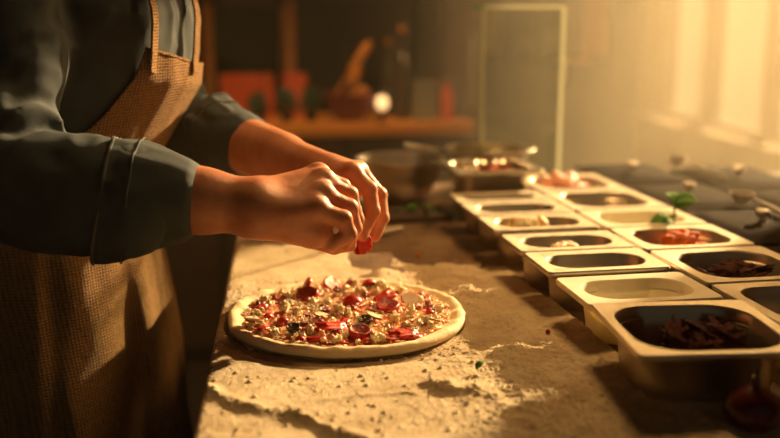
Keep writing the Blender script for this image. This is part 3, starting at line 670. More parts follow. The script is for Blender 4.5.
# red crates with ribs
def crate(px0, px1, hpx, dy, label, m='redplastic'):
    x0, x1 = bx(px0), bx(px1); w = x1-x0; Hh = sz(hpx); r = empty('plastic_crate', ((x0+x1)/2, YS+dy, zt), label=label, cat='crate')
    mb = MB(); mb.box(-w/2,w/2,0,.2,0,.012); mb.box(-w/2,w/2,0,.004,Hh*.9,Hh); mb.box(-w/2,w/2,.196,.2,0,Hh); mb.box(-w/2,-w/2+.004,0,.2,0,Hh); mb.box(w/2-.004,w/2,0,.2,0,Hh)
    mb.box(-w/2,w/2,.006,.009,0,Hh*.9); mb.build('crate_shell', M[m], r)
    rb = MB(); k = int(w/.014)
    for i in range(k): rb.box(-w/2+i*w/k,-w/2+i*w/k+.006,-.003,.006,0,Hh)
    rb.build('rib_panel', M[m], r)
crate(222,268,42,.25,'ribbed red plastic crate on the back counter behind the sleeve')
crate(270,277,43,.28,'narrow red plastic crate standing right against the larger one')
crate(288,313,42,.3,'small red plastic crate right of the ribbed one')
# dark herb pots
def herb(px, r_, h_, label):
    p = bpos(px, .13); r = empty('potted_herb', p, label=label, cat='potted herb', group='dark herb pots on the back counter')
    MB().lathe([(.0,0),(r_*.55,0),(r_*.7,h_*.35),(r_*.64,h_*.35),(.0,h_*.3)], 24).build('pot', M['blacky'], r, smooth=True)
    mb = MB()
    for k in range(90):
        a = random.random()*6.28; u = random.uniform(-.2,1); q = r_*math.sqrt(1-max(u,0)**2)*random.uniform(.6,1); c = Vector((q*math.cos(a), q*math.sin(a), h_*.45+h_*.5*u)); L = .022
        t1 = Vector((random.uniform(-1,1),random.uniform(-1,1),random.uniform(-.4,.8))).normalized(); t2 = t1.orthogonal().normalized()
        mb.add([c-t1*L, c+t2*L*.5, c+t1*L, c-t2*L*.5, c+Vector((0,0,.003)), c-Vector((0,0,.001))], [(0,1,4),(1,2,4),(2,3,4),(3,0,4),(1,0,5),(2,1,5),(3,2,5),(0,3,5)])
    mb.build('foliage', M['leafdark'], r)
herb(287,.034,.12,'dark leafy herb pot in front of the small red crate'); herb(311,.034,.13,'dark leafy herb pot left of the rolling pins'); herb(258,.034,.11,'dark leafy herb pot below the ribbed red crate')
# red bowl + utensils leaning
p = bpos(350,.14); r = empty('utensil_bowl', p, label='dark red bowl of kitchen tools on the back counter', cat='bowl')
MB().lathe([(.0,0),(.05,0),(.085,.05),(.098,.10),(.094,.10),(.080,.052),(.045,.006),(.0,.006)], 36).build('bowl_shell', mat('dark_red_glaze', (110,26,18), .4)[0], r, smooth=True)
def tool(name, a, b, ra, rb, label, m='wood'):
    A, B = PY(a[0],a[1],YS+.14), PY(b[0],b[1],YS+.10); r = empty(name, tuple(A), label=label, cat=name.replace('_',' ')); d = B-A
    MB().tube([(0,0,0), d*.55], [ra*.7,ra*.7], 10).build('handle', M[m], r, smooth=True)
    MB().tube([d*.53, d*.58, d*.93, d], [ra*.7,rb,rb,rb*.6], 14).build('head', M[m], r, smooth=True)
tool('wooden_spatula', (328,106), (370,42), .008, .017, 'long wooden spatula leaning up out of the red bowl')
tool('wooden_spoon', (345,108), (358,66), .008, .018, 'short wooden spoon upright in the red bowl')
tool('rolling_pin', (342,112), (366,88), .012, .022, 'pale rolling pin lying against the red bowl rim')
# glass globe lamp glint
p = PY(382,104,YS+.05); r = empty('candle_lamp', (p.x, YS+.05, zt), label='small glowing round lamp on the back counter', cat='lamp')
MB().lathe([(.0,0),(.022,0),(.022,.006),(.006,.010),(.006,sz(12)),(.0,sz(12))], 20).build('lamp_base', M['blacky'], r, smooth=True)
me_, tt = mat('lamp_glow', (255,200,120), .4); tt.b.inputs['Emission Color'].default_value = (1,.62,.26,1); tt.b.inputs['Emission Strength'].default_value = 1.7
MB().lathe([(.0,sz(12)),(.014,sz(13)),(.023,sz(18)),(.023,sz(22)),(.012,sz(26)),(.0,sz(26))], 24).build('lamp_globe', me_, r, smooth=True)
# bottles
def bottle(px, hpx, wpx, m, label, dy=.14, neck=.34, cap='wood'):
    r = empty('bottle', bpos(px, dy), label=label, cat='bottle'); Hh = sz(hpx); w = sz(wpx)/2
    MB().lathe([(.0,0),(w*.95,0),(w,.006),(w,Hh*.58),(w*.85,Hh*.66),(w*neck,Hh*.76),(w*neck,Hh*.93),(.0,Hh*.93)], 28).build('bottle_body', M[m], r, smooth=True)
    MB().lathe([(.0,Hh*.93),(w*neck*1.25,Hh*.93),(w*neck*1.25,Hh),(.0,Hh)], 20).build('cap', M[cap], r, smooth=True)
bottle(402,94,16,'bottle','tall dark bottle with a pale cap on the back counter')
bottle(388,80,12,'bottle','slender dark bottle behind the small glowing lamp',.26)
bottle(446,40,16,'amberliq','short jar of orange chilli oil at the right end of the back counter',.12,.5,'grey')
bottle(456,38,12,'bottle','small dark jar next to the orange chilli oil',.2,.5,'grey')
p = bpos(424,.12); w = sz(24)/2; r = empty('storage_tin', p, label='square grey storage tin between the tall bottle and the chilli oil', cat='tin')
MB().rings([rrect(2*w,2*w,.012,z,32) for z in (0,sz(34))]).build('tin_body', M['grey'], r, smooth=True); MB().rings([rrect(2*w+.004,2*w+.004,.012,z,32) for z in (sz(34),sz(38))]).build('lid', M['grey'], r, smooth=True)
# shelf uprights on the left, a wall cabinet and hanging pans
YW = YB-.02
r = empty('shelf_rack', (PY(209,60,4.2).x, 4.2, 0), label='open wooden shelf rack against the back wall behind the chef', cat='shelf')
for dx in (-.0,.34): MB().box(dx-.02,dx+.02,-.02,.02,0,1.45).build('post', M['wood'], r)
for dx in (-.0,.34): MB().box(dx-.02,dx+.02,.30,.34,0,1.45).build('post', M['wood'], r)
for z in (.3,1.32): MB().box(-.03,.37,-.02,.34,z,z+.03).build('shelf_board', M['darkwood'], r)
# tall fridge / panel behind glass
x0, x1 = PY(440,60,3.9).x, PY(478,60,3.9).x
r = empty('tall_cupboard', ((x0+x1)/2, 3.9, 0), label='tall narrow purplish brown cupboard at the end of the back counter', cat='cupboard'); w = x1-x0; M['pur'] = mat('dull_purple', (84,58,54), .6)[0]
MB().box(-w/2,w/2,0,.5,0,2.1).build('cupboard_body', M['pur'], r, bevel=.004); MB().box(-w/2+.01,w/2-.01,-.02,0,.05,2.05).build('door', M['pur'], r, bevel=.004)
MB().box(w/2-.04,w/2-.03,-.045,-.02,.9,1.2).build('handle', M['steel_plain'], r)
def wallthing(name, px0, py0, px1, py1, Yd, m, label, cat, th=.03):
    a, b = PY(px0,py1,Yd), PY(px1,py0,Yd); r = MB().box(a.x,b.x,Yd,Yd+th,a.z,b.z).build(name, M[m], None, bevel=.003); tag(r, label, cat); return r
a, b = PY(583,58,4.68), PY(609,-10,4.68)
r = empty('wall_poster', (a.x,4.68,a.z), label='orange poster on the back wall right of the glass guard', cat='poster')
MB().box(0,b.x-a.x,0,.015,0,b.z-a.z).build('board', M['orangepanel'], r); MB().box(b.x-a.x,b.x-a.x+.02,-.005,.018,0,b.z-a.z).build('edge_strip', M['wood'], r)
a, b = PY(485,52,4.68), PY(501,12,4.68)
r = empty('wall_notice', (a.x,4.68,a.z), label='small pale notice on the back wall seen through the glass guard', cat='notice'); M['pale'] = mat('pale_board', (214,196,140), .7)[0]
MB().box(0,b.x-a.x,0,.015,0,b.z-a.z).build('board', M['pale'], r)
# hanging pans on wall hooks
for (px, py, rp, lab) in [(523,52,16,'round pan hanging on the back wall seen through the glass guard'),(549,36,8,'small round pan hanging beside the larger one')]:
    p = PY(px,py,4.6); rad = rp*4.6/FPX; r = empty('hanging_pan', tuple(p), (R(90),0,0), lab, 'pan')
    MB().lathe([(.0,0),(rad*.85,0),(rad,.04),(rad*.97,.04),(rad*.82,.005),(.0,.005)], 32).build('pan_shell', M['grey'], r, smooth=True)
    MB().tube([(0,rad*.98,.03),(0,rad*.98+.14,.03)], .009, 8).build('handle', M['blacky'], r, smooth=True)
# low shelf line behind right of guard
a, b = PY(566,60,4.45), PY(592,60,4.45)
r = empty('wall_shelf', (a.x,4.45,a.z), label='short wooden wall shelf below the orange poster', cat='shelf'); MB().box(0,b.x-a.x,0,.25,-.015,.01).build('shelf_board', M['wood'], r); MB().box(.04,.06,.06,.24,-.12,-.015).build('bracket', M['blacky'], r)
# ================================================================== THE CHEF
C0 = np.array((-.165, 1.50)); FA = R(-16); fx, fy = math.cos(FA), math.sin(FA)   # facing
def chest(l, w, z): """l forward, w to the chef's left"""; return Vector((C0[0]+l*fx-w*fy, C0[1]+l*fy+w*fx, z))
# joints
RS = chest(-.03,-.175,1.375); LS = chest(-.01,.168,1.375)
RE = PY(-4,178,1.205); RW = PY(250,206,1.165)
LE = PY(166,118,1.66); LW = PY(326,174,1.335)
def body_fn_near(P):
    # right forearm and hand
    pts = lambda *a: [np.array(PY(*q)) for q in a]
    d = rcone(P, RE, RW, .050, .0335)
    d = smin(d, rcone(P, RE+(RW-RE)*.35, RE+(RW-RE)*.8, .046, .0365), .02)
    wr, hc = np.array(PY(252,206,1.168)), None
    mc = pts((318,176,1.218),(323,182,1.194),(322,195,1.168),(316,209,1.146))
    pip = pts((342,187,1.224),(349,195,1.200),(349,208,1.170),(343,219,1.145))
    dip = pts((354,210,1.222),(356,219,1.199),(354,228,1.171),(349,234,1.146))
    tip = pts((352,234,1.214),(350,240,1.195),(344,244,1.174),(331,246,1.150))
    rp = [(.0122,.0108,.0098,.0086),(.0126,.0112,.0102,.0088),(.0124,.0112,.0102,.0088),(.0116,.0106,.0098,.0086)]
    palm = rcone(P, PY(268,197,1.185), mc[0], .024, .0145)
    for i, r in ((1,.015),(2,.0145),(3,.014)): palm = smin(palm, rcone(P, PY(268,[0,200,206,214][i],[0,1.175,1.162,1.15][i]), mc[i], .022, r), .012)
    palm = smin(palm, rcone(P, PY(258,214,1.158), PY(314,230,1.156), .028, .023), .016)
    palm = smin(palm, rcone(P, PY(262,216,1.19), PY(300,232,1.205), .024, .018), .016)
    d = smin(d, palm, .022)
    for i in range(4):
        f = rcone(P, mc[i], pip[i], rp[i][0], rp[i][1]); f = smin(f, rcone(P, pip[i], dip[i], rp[i][1]*.97, rp[i][2]), .003); f = smin(f, rcone(P, dip[i], tip[i], rp[i][2], rp[i][3]), .003)
        f = smin(f, np.linalg.norm(P-pip[i], axis=-1)-rp[i][1]*1.01, .004)
        if i == 0: fg = f
        else: fg = smin(fg, f, .0042)
        kn = np.linalg.norm(P-(mc[i]+np.array((0,0,.003))), axis=-1)-rp[i][0]*1.0; d = smin(d, kn, .010)
    d = smin(d, fg, .0065)
    th = [np.array(PY(*q)) for q in ((278,226,1.215),(308,238,1.232),(334,246,1.226),(350,245,1.212))]
    t3 = smin(rcone(P, th[0], th[1], .016, .0125), rcone(P, th[1], th[2], .0125, .0110), .004); t3 = smin(t3, rcone(P, th[2], th[3], .0110, .0085), .003)
    d = smin(d, t3, .006)
    # tendon ridges on the back of the hand
    for i in range(4): d = smin(d, rcone(P, PY(275,203+i*3,[1.155,1.15,1.145,1.14][i]), mc[i]+np.array((0,-.002,.002)), .007, .0075), .014)
    return d
def body_fn_far(P):
    d = rcone(P, LE, LW, .047, .0300)
    d = smin(d, rcone(P, LE+(LW-LE)*.3, LE+(LW-LE)*.75, .044, .034), .02)
    J = [ # index, middle, ring, pinky : mcp pip dip tip
     ((352,172,1.300),(369,189,1.285),(373,211,1.272),(365,229,1.262),(.0118,.0108,.0098,.0084)),
     ((358,171,1.322),(379,195,1.315),(382,218,1.300),(375,236,1.285),(.0118,.0108,.0098,.0084)),
     ((357,172,1.345),(377,198,1.345),(379,220,1.332),(375,236,1.312),(.0108,.0098,.0088,.0076)),
     ((352,174,1.366),(370,196,1.372),(374,216,1.360),(366,230,1.342),(.0098,.0090,.0082,.0072))]
    w = (326,174)
    first = True
    for i, (m, p, q, t, r) in enumerate(J):
        m, p, q, t = [np.array(PY(*k)) for k in (m, p, q, t)]
        pm = rcone(P, PY(330,176,1.322+.012*i), m, .022-.001*i, .0145); d = smin(d, pm, .016)
        f = smin(rcone(P, m, p, r[0], r[1]), rcone(P, p, q, r[1], r[2]), .003); f = smin(f, rcone(P, q, t, r[2], r[3]), .003); f = smin(f, np.linalg.norm(P-p, axis=-1)-r[1]*1.06, .003)
        fg = f if first else smin(fg, f, .0025); first = False
    d = smin(d, fg, .006)
    d = smin(d, rcone(P, PY(332,182,1.315), PY(352,186,1.335), .022, .018), .014)
    th = [np.array(PY(*k)) for k in ((332,186,1.300),(346,206,1.268),(356,222,1.256),(362,236,1.256))]
    t3 = smin(rcone(P, th[0], th[1], .0165, .0125), rcone(P, th[1], th[2], .0120, .0105), .004); t3 = smin(t3, rcone(P, th[2], th[3], .0105, .0085), .003)
    return smin(d, t3, .007)
HC = Vector(chest(.045,0,1.635))    # head centre, bowed forward
nod = Matrix.Rotation(FA, 3, 'Z') @ Matrix.Rotation(R(28), 3, 'Y')
def hp(x, y, z): return np.array(HC + nod @ Vector((x, y, z)))
def body_fn_core(P):
    d = rcone(P, chest(-.03,0,1.38), HC-Vector((0,0,.07)), .068, .058)
    d = smin(d, rcone(P, RS, RE, .048, .044), .01); d = smin(d, rcone(P, LS, LE, .048, .044), .01)
    d = smin(d, rcone(P, chest(-.03,-.12,1.345), chest(-.03,.12,1.345), .055, .055), .03)
    d = smin(d, rcone(P, chest(-.09,0,1.0), chest(-.03,0,1.32), .085, .095), .03)
    N3 = np.array(nod)
    d = smin(d, ellip(P, hp(-.012,0,.02), (.098,.076,.105), N3), .02); d = smin(d, ellip(P, hp(.028,0,-.045), (.062,.056,.068), N3), .03)
    d = smin(d, rcone(P, hp(.080,0,-.085), hp(.072,0,-.09), .018, .018), .03)      # chin
    d = smin(d, rcone(P, hp(.088,0,.008), hp(.106,0,-.032), .008, .013), .012)      # nose
    for s in (-1, 1):
        d = smin(d, ellip(P, hp(-.004,s*.078,-.012), (.018,.007,.030), N3), .006)
        d = smin(d, rcone(P, hp(.082,s*.015,.020), hp(.074,s*.042,.018), .008, .007), .010)   # brow
        d = smin(d, np.linalg.norm(P-hp(.066,s*.036,-.030).astype(np.float32), axis=-1)-.022, .02)
        d = np.maximum(d, -(np.linalg.norm(P-hp(.098,s*.031,.0).astype(np.float32), axis=-1)-.010))
    return d
def bounds(pts, m): a = np.array([list(p) for p in pts]); return a.min(0)-m, a.max(0)+m
parts = []
lo, hi = bounds([RE+(RW-RE)*.25, RW, PY(356,212,1.22), PY(330,250,1.14), PY(300,238,1.24), PY(320,170,1.2)], .045); parts.append(sdf_mesh(body_fn_near, lo, hi, .0016))
lo, hi = bounds([LE+(LW-LE)*.2, LW, PY(386,200,1.31), PY(370,240,1.26), PY(352,172,1.38)], .045); parts.append(sdf_mesh(body_fn_far, lo, hi, .0018))
lo, hi = bounds([RS, RE, LS, LE, HC+Vector((0,0,.1)), chest(.15,0,1.0), chest(-.15,0,1.0)], .09); parts.append(sdf_mesh(body_fn_core, lo, hi, .0045))
V = []; F = []; n0 = 0
for v, f in parts: V.append(v); F.append(f+n0); n0 += len(v)
V = np.concatenate(V)
chef = npmesh('person', V, np.concatenate(F), M['skin'])
tag(chef, 'person in a dark rolled-sleeve shirt and burlap apron topping the pizza with both hands', 'person')
# face details
for s in (-1, 1):
    me = lump_mesh('eye', M['eye'], 1, (1,1,1), 0, 3); put('eye', me, tuple(hp(.0795,s*.031,.001)), sc=(.0095,.0125,.0062), parent=chef)
    me = lump_mesh('iris', M['iris'], 1, (1,1,1), 0, 2); put('iris', me, tuple(hp(.0865,s*.031,-.001)), sc=.0042, parent=chef)
put('mouth', lump_mesh('mouth', M['lip'], 2, (.5,2.2,.6), .1, 3), tuple(hp(.0975,0,-.064)), tuple(nod.to_euler()), .011, chef)
def hair_fn(P):
    N3 = np.array(nod); d = ellip(P, hp(-.020,0,.030), (.104,.084,.108), N3); q = (P-np.array(HC, np.float32))@N3
    cut = np.maximum(q[...,0]*1.1-.055-.3*(q[...,2]-.05), -(q[...,2]+.045)-.0*q[...,0]); return np.maximum(d+.003*vnoise(P*90), cut)
lo, hi = bounds([HC], .16); v, f = sdf_mesh(hair_fn, lo, hi, .004); npmesh('hair', v, f, M['hair'], chef)

# torso shape in polar form about an axis at C0: half-depth a (forward) and half-width b by height
def tor_ab(z):
    zs = [.80,.95,1.05,1.15,1.25,1.33,1.40,1.45,1.475]; a = [.135,.138,.135,.130,.130,.125,.105,.080,.062]; b = [.175,.175,.165,.165,.178,.190,.175,.110,.075]
    return np.interp(z, zs, a), np.interp(z, zs, b)
def tor_off(z): return np.interp(z, [.8,1.0,1.08,1.15,1.2,1.3,1.4], [-.09,-.09,-.075,-.03,.0,.01,-.01])      # small forward lean of the belly
def tor_R(th, z):
    a, b = tor_ab(z); return 1/((np.abs(np.cos(th))/a)**2.3 + (np.abs(np.sin(th))/b)**2.3)**(1/2.3)
CREASE = lambda P: np.abs(vnoise(P))
def shirt_fn(P):
    x = P[...,0]-C0[0]; y = P[...,1]-C0[1]; z = P[...,2]; l = x*fx+y*fy - tor_off(z); w = -x*fy+y*fx
    rho = np.hypot(l, w); th = np.arctan2(w, l); Rr = tor_R(th, z); d = (rho-Rr+.012*np.clip((1.16-z)/.08, 0, 1))*.9
    d = np.maximum(d, z-1.470); d = np.maximum(d, .86-z)
    sh = smin(rcone(P, RS, RE, .078, .062), rcone(P, LS, LE, .074, .062), .01)
    d = smin(d, sh, .035)
    re2 = RE+(RW-RE)*.52; le2 = LE+(LW-LE)*.50
    d = smin(d, rcone(P, RE, re2, .066, .060), .020); d = smin(d, rcone(P, LE, le2, .058, .050), .02)
    # bag of cloth under the elbow / forearm
    d = smin(d, rcone(P, PY(40,205,1.19), PY(130,215,1.16), .052, .048), .025)
    # neck opening
    d = np.maximum(d, -(rcone(P, chest(-.01,0,1.46), chest(.03,0,1.56), .055, .07)))
    Q = P@np.array([[1,0,0],[0,1,0],[0,0,1]], np.float32)
    # drag folds: stretched ridged noise, different for the arm and body
    ax = np.array((RE-RS).normalized(), np.float32); t = P@ax
    fold1 = np.sin((t*62)+4.5*vnoise(P*9)+2.0*vnoise(P*22))            # rings around the upper arm near the elbow
    nearE = np.exp(-(np.linalg.norm(P-np.array(PY(28,128,1.2), np.float32), axis=-1)/.075)**2)
    bx_ = np.array((RW-RE).normalized(), np.float32); t2 = P@bx_
    fold2 = np.sin(t2*50+5*vnoise(P*10)+P[...,2]*30); nearF = np.exp(-(np.linalg.norm(P-np.array(PY(70,195,1.19), np.float32), axis=-1)/.09)**2)
    arm = np.clip(1-sh/.05, 0, 1)
    rn = 1-2*np.abs(vnoise(P*np.array((15,15,11), np.float32)+3.3*vnoise(P*6)[...,None])); rn2 = 1-2*np.abs(vnoise(P*np.array((34,34,26), np.float32), 5))
    return d - .0065*nearE*fold1 - .003*nearF*fold2 - (.002+.004*arm)*rn - .0014*rn2 - .003*vnoise(P*9)
lo, hi = bounds([RS, RE, LS, LE, chest(.2,0,1.48), chest(-.2,0,.87), RE+(RW-RE)*.6, LE+(LW-LE)*.6], .095); hi[2] = 1.50
v, f = sdf_mesh(shirt_fn, lo, hi, .0034)
shirt = npmesh('shirt', v, f, M['shirt'], chef)
# rolled cuffs
def cuff(a, b, r0, r1, seed, flare=1.0, droop=.0):
    """open turned-back cuff around the arm, doubled cloth with a hem"""
    a = Vector(a); b = Vector(b); t = (b-a).normalized(); up = Vector((0,0,1)); up = (up-t*up.dot(t)).normalized(); s = t.cross(up); L = (b-a).length
    n = 96; rows = []; prof = [(0,0,1),(0,.0,1.0),(.12,.002,1),(.3,.003,1),(.5,.002,1),(.72,.0,1),(.9,-.002,1),(1,-.006,1),(1.0,-.010,1),(.8,-.014,1),(.4,-.016,1)]
    for u, dr, _ in prof:
        row = []
        for j in range(n):
            an = 2*PI*j/n; r = r0+(r1-r0)*u + dr
            nz = float(fbm(np.array([[math.cos(an)*1.7+seed, math.sin(an)*1.7, u*1.2]]), 3, seed)[0]); nz2 = float(vnoise(np.array([[math.cos(an)*4+seed, math.sin(an)*4, u*3.5]]))[0])
            r += (.008*nz + .0045*nz2)*(1-.75*u); dn = max(0, -math.cos(an))
            shift = -.018*dn*(1-u)*flare
            row.append(a + t*(L*u+shift) + up*math.cos(an)*r + s*math.sin(an)*r + Vector((0,0,-droop*dn*(1-u))))
        rows.append(row)
    o = MB().rings(rows, False, False).build('sleeve_cuff', M['shirt'], chef, smooth=True); o.data.set_sharp_from_angle(angle=R(180))
    md = o.modifiers.new('s', 'SOLIDIFY'); md.thickness = .0025
    hem = MB().tube([rows[1][j % n] for j in range(n+1)], .0022, 6).build('hem', M['shirt_seam'], o, smooth=True)
    st = MB().tube([rows[3][j % n]+(rows[3][j % n]-(a+t*L*.3)).normalized()*.0015 for j in range(n+1)], .0012, 5).build('seam', M['shirt_seam'], o, smooth=True)
    return o
cuff(PY(114,193,1.185), PY(196,200,1.172), .069, .050, 3, 1.0, .018)
cuff(LE+(LW-LE)*.34, LE+(LW-LE)*.53, .058, .046, 9, .3, 0)

# apron: cloth wrapped over the torso
def apron_R(th, z): return tor_R(th, max(z, .86))
zs = np.linspace(1.232, .30, 170); nt = 150; V = []; 
def half(z):   # (near side angle, far side angle)
    n_ = np.interp(z, [.3,.95,1.02,1.08,1.16,1.232], [2.15,2.05,1.75,1.35,1.0,.80]); f_ = np.interp(z, [.3,1.0,1.1,1.232], [1.9,1.7,.85,.60]); return n_, f_
for z in zs:
    n_, f_ = half(z)
    u = np.arange(nt)/(nt-1); th = -n_ + (n_+f_)*u; r = tor_R(th, max(z, .86)); flare = max(0, .95-z)*.05; p3 = np.stack([np.cos(th)*2, np.sin(th)*2, th*0+z*1.6], -1)
    drape = fbm(p3*1.6, 3, 77); wr_ = vnoise(np.stack([np.cos(th)*7, np.sin(th)*7, th*0+z*14.], -1), 7)
    skirt = min(1, max(0, (1.02-z)/.3)); r = r + .012 + .012*skirt*(1+drape) + flare + .0022*wr_ + .008*skirt*(1+np.sin(th*8+2*drape+z*3))
    l = r*np.cos(th)+float(tor_off(z)); w = r*np.sin(th)
    V += [tuple(q) for q in np.stack([C0[0]+l*fx-w*fy, C0[1]+l*fy+w*fx, z+np.clip((z-1.1)/.13, 0, 1)*(.022*(1-u)-.010*u-.006*np.sin(u*PI))], -1)]
F = [(i*nt+j, (i+1)*nt+j, (i+1)*nt+j+1, i*nt+j+1) for i in range(len(zs)-1) for j in range(nt-1)]
# keep the skirt clear of the counter edge
V = [(min(x, edgeX(y)-.012) if z < .93 and y > .5 else x, y, z) for x, y, z in V]
apron = mesh('apron', V, F, M['apron'], chef); md = apron.modifiers.new('s', 'SOLIDIFY'); md.thickness = .0028; md.offset = 0
hemm = MB().tube([Vector(V[j])+Vector((0,0,0)) for j in range(0, nt, 3)], .0026, 6).build('hem', M['apron'], apron, smooth=True)
# straps
def strap(p_list, w, name='strap'):
    pts = [Vector(p) for p in p_list]; mb = MB(); rings = []
    out = Vector((fx, fy, .25)).normalized()
    for i, p in enumerate(pts):
        t = (pts[min(i+1,len(pts)-1)]-pts[max(i-1,0)]).normalized(); s = t.cross(out).normalized(); o_ = s.cross(t).normalized()
        rings.append([p-s*w+o_*.0015, p+s*w+o_*.0015, p+s*w-o_*.0015, p-s*w-o_*.0015])
    mb.rings(rings); return mb.build(name, M['apron'], apron)
def bibpt(th, z, off=.016): r = float(tor_R(th, z))+off; return chest(r*math.cos(th)+float(tor_off(z)), r*math.sin(th), z)
strap([bibpt(-.745,1.222,.018)]+[bibpt(-.745-.02*(z-1.22)*4, z, .016) for z in np.linspace(1.23,1.40,12)]+[chest(.02,-.07,1.478), chest(-.05,-.06,1.50)], .011)
strap([bibpt(.0,1.215,.018)]+[bibpt(.0+.25*(z-1.22)*4, z, .016) for z in np.linspace(1.23,1.40,12)]+[chest(.02,.07,1.478), chest(-.05,.06,1.50)], .011)
MB().tube([bibpt(-1.65-.02*k, .90-.018*k, .030+.004*math.sin(k*.7)+.04*k/14) for k in range(14)], .0016, 6).build('tie_string', M['trousers'], apron, smooth=True)
# trousers and shoes
def tr_fn(P):
    d = rcone(P, chest(-.07,-.08,.82), chest(-.07,-.10,.10), .095, .065); d = np.minimum(d, rcone(P, chest(-.07,.08,.82), chest(-.07,.10,.10), .095, .065))
    d = smin(d, rcone(P, chest(-.07,-.06,.84), chest(-.07,.06,.84), .095, .095), .03); return np.maximum(d-.003*vnoise(P*14), P[...,2]-.94)
lo, hi = bounds([chest(.05,.2,.95), chest(-.1,-.2,.06)], .1); v, f = sdf_mesh(lambda P: np.maximum(tr_fn(P), .05-P[...,2]), lo, hi, .008)
npmesh('trousers', v, f, M['trousers'], chef)
for s in (-1, 1):
    def sh(P, s=s): return np.maximum(smin(rcone(P, chest(-.10,s*.10,.045), chest(.06,s*.115,.035), .045, .04), rcone(P, chest(-.075,s*.10,.06), chest(-.07,s*.10,.12), .045, .045), .02), .002-P[...,2])
    lo, hi = bounds([chest(-.10,s*.10,.05), chest(.08,s*.12,.05)], .07); lo[2] = -.004; v, f = sdf_mesh(sh, lo, hi, .006); npmesh('shoe', v, f, M['shoe'], chef)

# red pepper held between the far fingers
q = PY(364,241,1.256)
r = put('pepper_slice', tomW, tuple(q), (R(90), R(75), R(20)), 1.0); tag(r, 'red tomato piece held between the fingertips above the pizza', 'tomato')
r2 = slice_mesh('tomato_piece', (M['tomskin'], M['tomflesh']), .011, .005, seed=2)
q = PY(358,247,1.262); tag(put('tomato_piece', r2, tuple(q), (R(80), R(10), R(30)), (.8,1,.8)), 'round red tomato slice hanging under the far hand', 'tomato')

# ================================================================== HAZE, LIGHT, WORLD, CAMERA
hz = MB().box(XL-.1, WX+.05, YF-.1, YB+.1, -.05, ZT+.05).build('haze', None)
m = bpy.data.materials.new('steam_haze'); m.use_nodes = True; nn = m.node_tree.nodes; nn.remove(nn['Principled BSDF'])
vs = nn.new('ShaderNodeVolumeScatter'); vs.inputs['Color'].default_value = (1,.86,.60,1); vs.inputs['Density'].default_value = .085; vs.inputs['Anisotropy'].default_value = .62
tc = nn.new('ShaderNodeTexCoord'); sx = nn.new('ShaderNodeSeparateXYZ'); mr = nn.new('ShaderNodeMapRange'); mr.interpolation_type = 'SMOOTHSTEP'; ll = m.node_tree.links
ll.new(tc.outputs['Object'], sx.inputs[0]); ll.new(sx.outputs['X'], mr.inputs['Value']); mr.inputs['From Min'].default_value = .44; mr.inputs['From Max'].default_value = 1.05; mr.inputs['To Min'].default_value = .007; mr.inputs['To Max'].default_value = .102
ll.new(mr.outputs['Result'], vs.inputs['Density']); SC.cycles.volume_step_rate = 1.0; SC.cycles.volume_max_steps = 64
m.node_tree.links.new(vs.outputs[0], nn['Material Output'].inputs['Volume']); hz.data.materials.append(m); tag(hz, 'warm sunlit steam and flour haze filling the kitchen air', 'haze', kind='stuff')

sun = bpy.data.lights.new('low_sun', 'SUN'); sun.energy = 17; sun.color = (1, .64, .30); sun.angle = R(1.2)
so = bpy.data.objects.new('low_sun', sun); COL.objects.link(so)
AZ, EL = R(41), R(19)
sd = Vector((math.cos(AZ)*math.cos(EL), math.sin(AZ)*math.cos(EL), math.sin(EL))); so.rotation_euler = sd.to_track_quat('Z', 'Y').to_euler()

pr_ = empty('added_fill_lamp', (.35,3.15,2.05), label='added unseen pendant lamp brightening the wooden back counter', cat='lamp')  # out-of-view lamp added to brighten the back counter
MB().lathe([(.10,.0),(.102,.0),(.05,.10),(.012,.13),(.012,.135),(.0,.135),(.0,.125),(.046,.097)], 32).build('shade', M['blacky'], pr_, smooth=True)
MB().tube([(0,0,.13),(0,0,ZT-2.05)], .003, 6).build('cord', M['blacky'], pr_)
MB().lathe([(.0,.03),(.02,.04),(.028,.06),(.02,.08),(.012,.11),(.0,.11)], 20).build('bulb', me_, pr_, smooth=True)
pl_ = bpy.data.lights.new('back_fill_light', 'SPOT'); pl_.energy = 38; pl_.color = (1,.62,.24); pl_.spot_size = R(115); pl_.spot_blend = .8; pl_.shadow_soft_size = .03  # warm spot of the added lamp over the back counter
plo = bpy.data.objects.new('back_fill_light', pl_); COL.objects.link(plo); plo.location = (.35,3.15,2.04)
wl_ = empty('added_fill_lamp', (.72,1.65,2.10), label='added unseen wide pendant lamp giving fill light above the food pans', cat='lamp')  # out-of-view lamp added as amber fill on pans and shaded flour
MB().lathe([(.20,.0),(.204,.0),(.10,.14),(.014,.18),(.014,.19),(.0,.19),(.0,.175),(.095,.135)], 40).build('shade', M['blacky'], wl_, smooth=True)
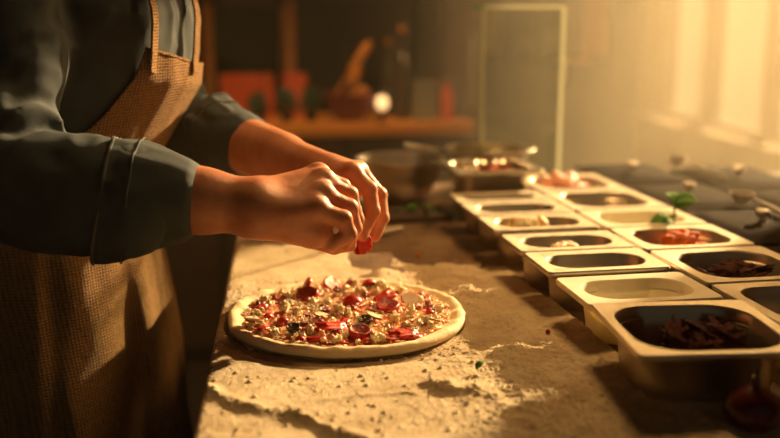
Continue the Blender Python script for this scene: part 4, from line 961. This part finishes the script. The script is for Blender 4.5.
MB().tube([(0,0,.185),(0,0,ZT-2.10)], .004, 6).build('cord', M['blacky'], wl_)
MB().lathe([(.0,.04),(.03,.05),(.04,.08),(.03,.11),(.014,.15),(.0,.15)], 20).build('bulb', me_, wl_, smooth=True)
al = bpy.data.lights.new('pan_fill_light', 'AREA'); al.shape = 'DISK'; al.size = .34; al.energy = 12; al.color = (1,.56,.20)  # soft disk light doing the filling for the added wide lamp
alo = bpy.data.objects.new('pan_fill_light', al); COL.objects.link(alo); alo.location = (.72,1.65,2.095)
w = bpy.data.worlds.new('sky'); SC.world = w; w.use_nodes = True; n = w.node_tree.nodes; l = w.node_tree.links; bg = n['Background']
tc = n.new('ShaderNodeTexCoord'); dp = n.new('ShaderNodeVectorMath'); dp.operation = 'DOT_PRODUCT'; l.new(tc.outputs['Generated'], dp.inputs[0]); dp.inputs[1].default_value = tuple(Vector((1,.45,.12)).normalized())
rp = n.new('ShaderNodeValToRGB'); l.new(dp.outputs['Value'], rp.inputs[0]); e = rp.color_ramp.elements
e[0].position = .0; e[0].color = (.050,.042,.030,1); e[1].position = .95; e[1].color = (.62,.40,.18,1); q = e.new(.45); q.color = (.06,.045,.025,1)
l.new(rp.outputs[0], bg.inputs['Color']); bg.inputs['Strength'].default_value = 1.0

cam = bpy.data.cameras.new('camera'); co = bpy.data.objects.new('camera', cam); COL.objects.link(co); SC.camera = co
cam.sensor_width = 36; cam.lens = 36*FPX/780; co.location = (0,0,CAMZ); cam.clip_start = .02
M3 = Matrix((CR, CU, -CF)).transposed(); co.rotation_euler = M3.to_euler()
cam.dof.use_dof = True; cam.dof.focus_distance = 1.22; cam.dof.aperture_fstop = 2.0
SC.view_settings.view_transform = 'Standard'; SC.view_settings.look = 'None'; SC.view_settings.exposure = 0; SC.view_settings.gamma = 1; SC.view_settings.use_curve_mapping = False
SC.cycles.use_denoising = True
SC.cycles.max_bounces = 8; SC.cycles.volume_bounces = 1; SC.cycles.transparent_max_bounces = 12; SC.cycles.sample_clamp_indirect = 6
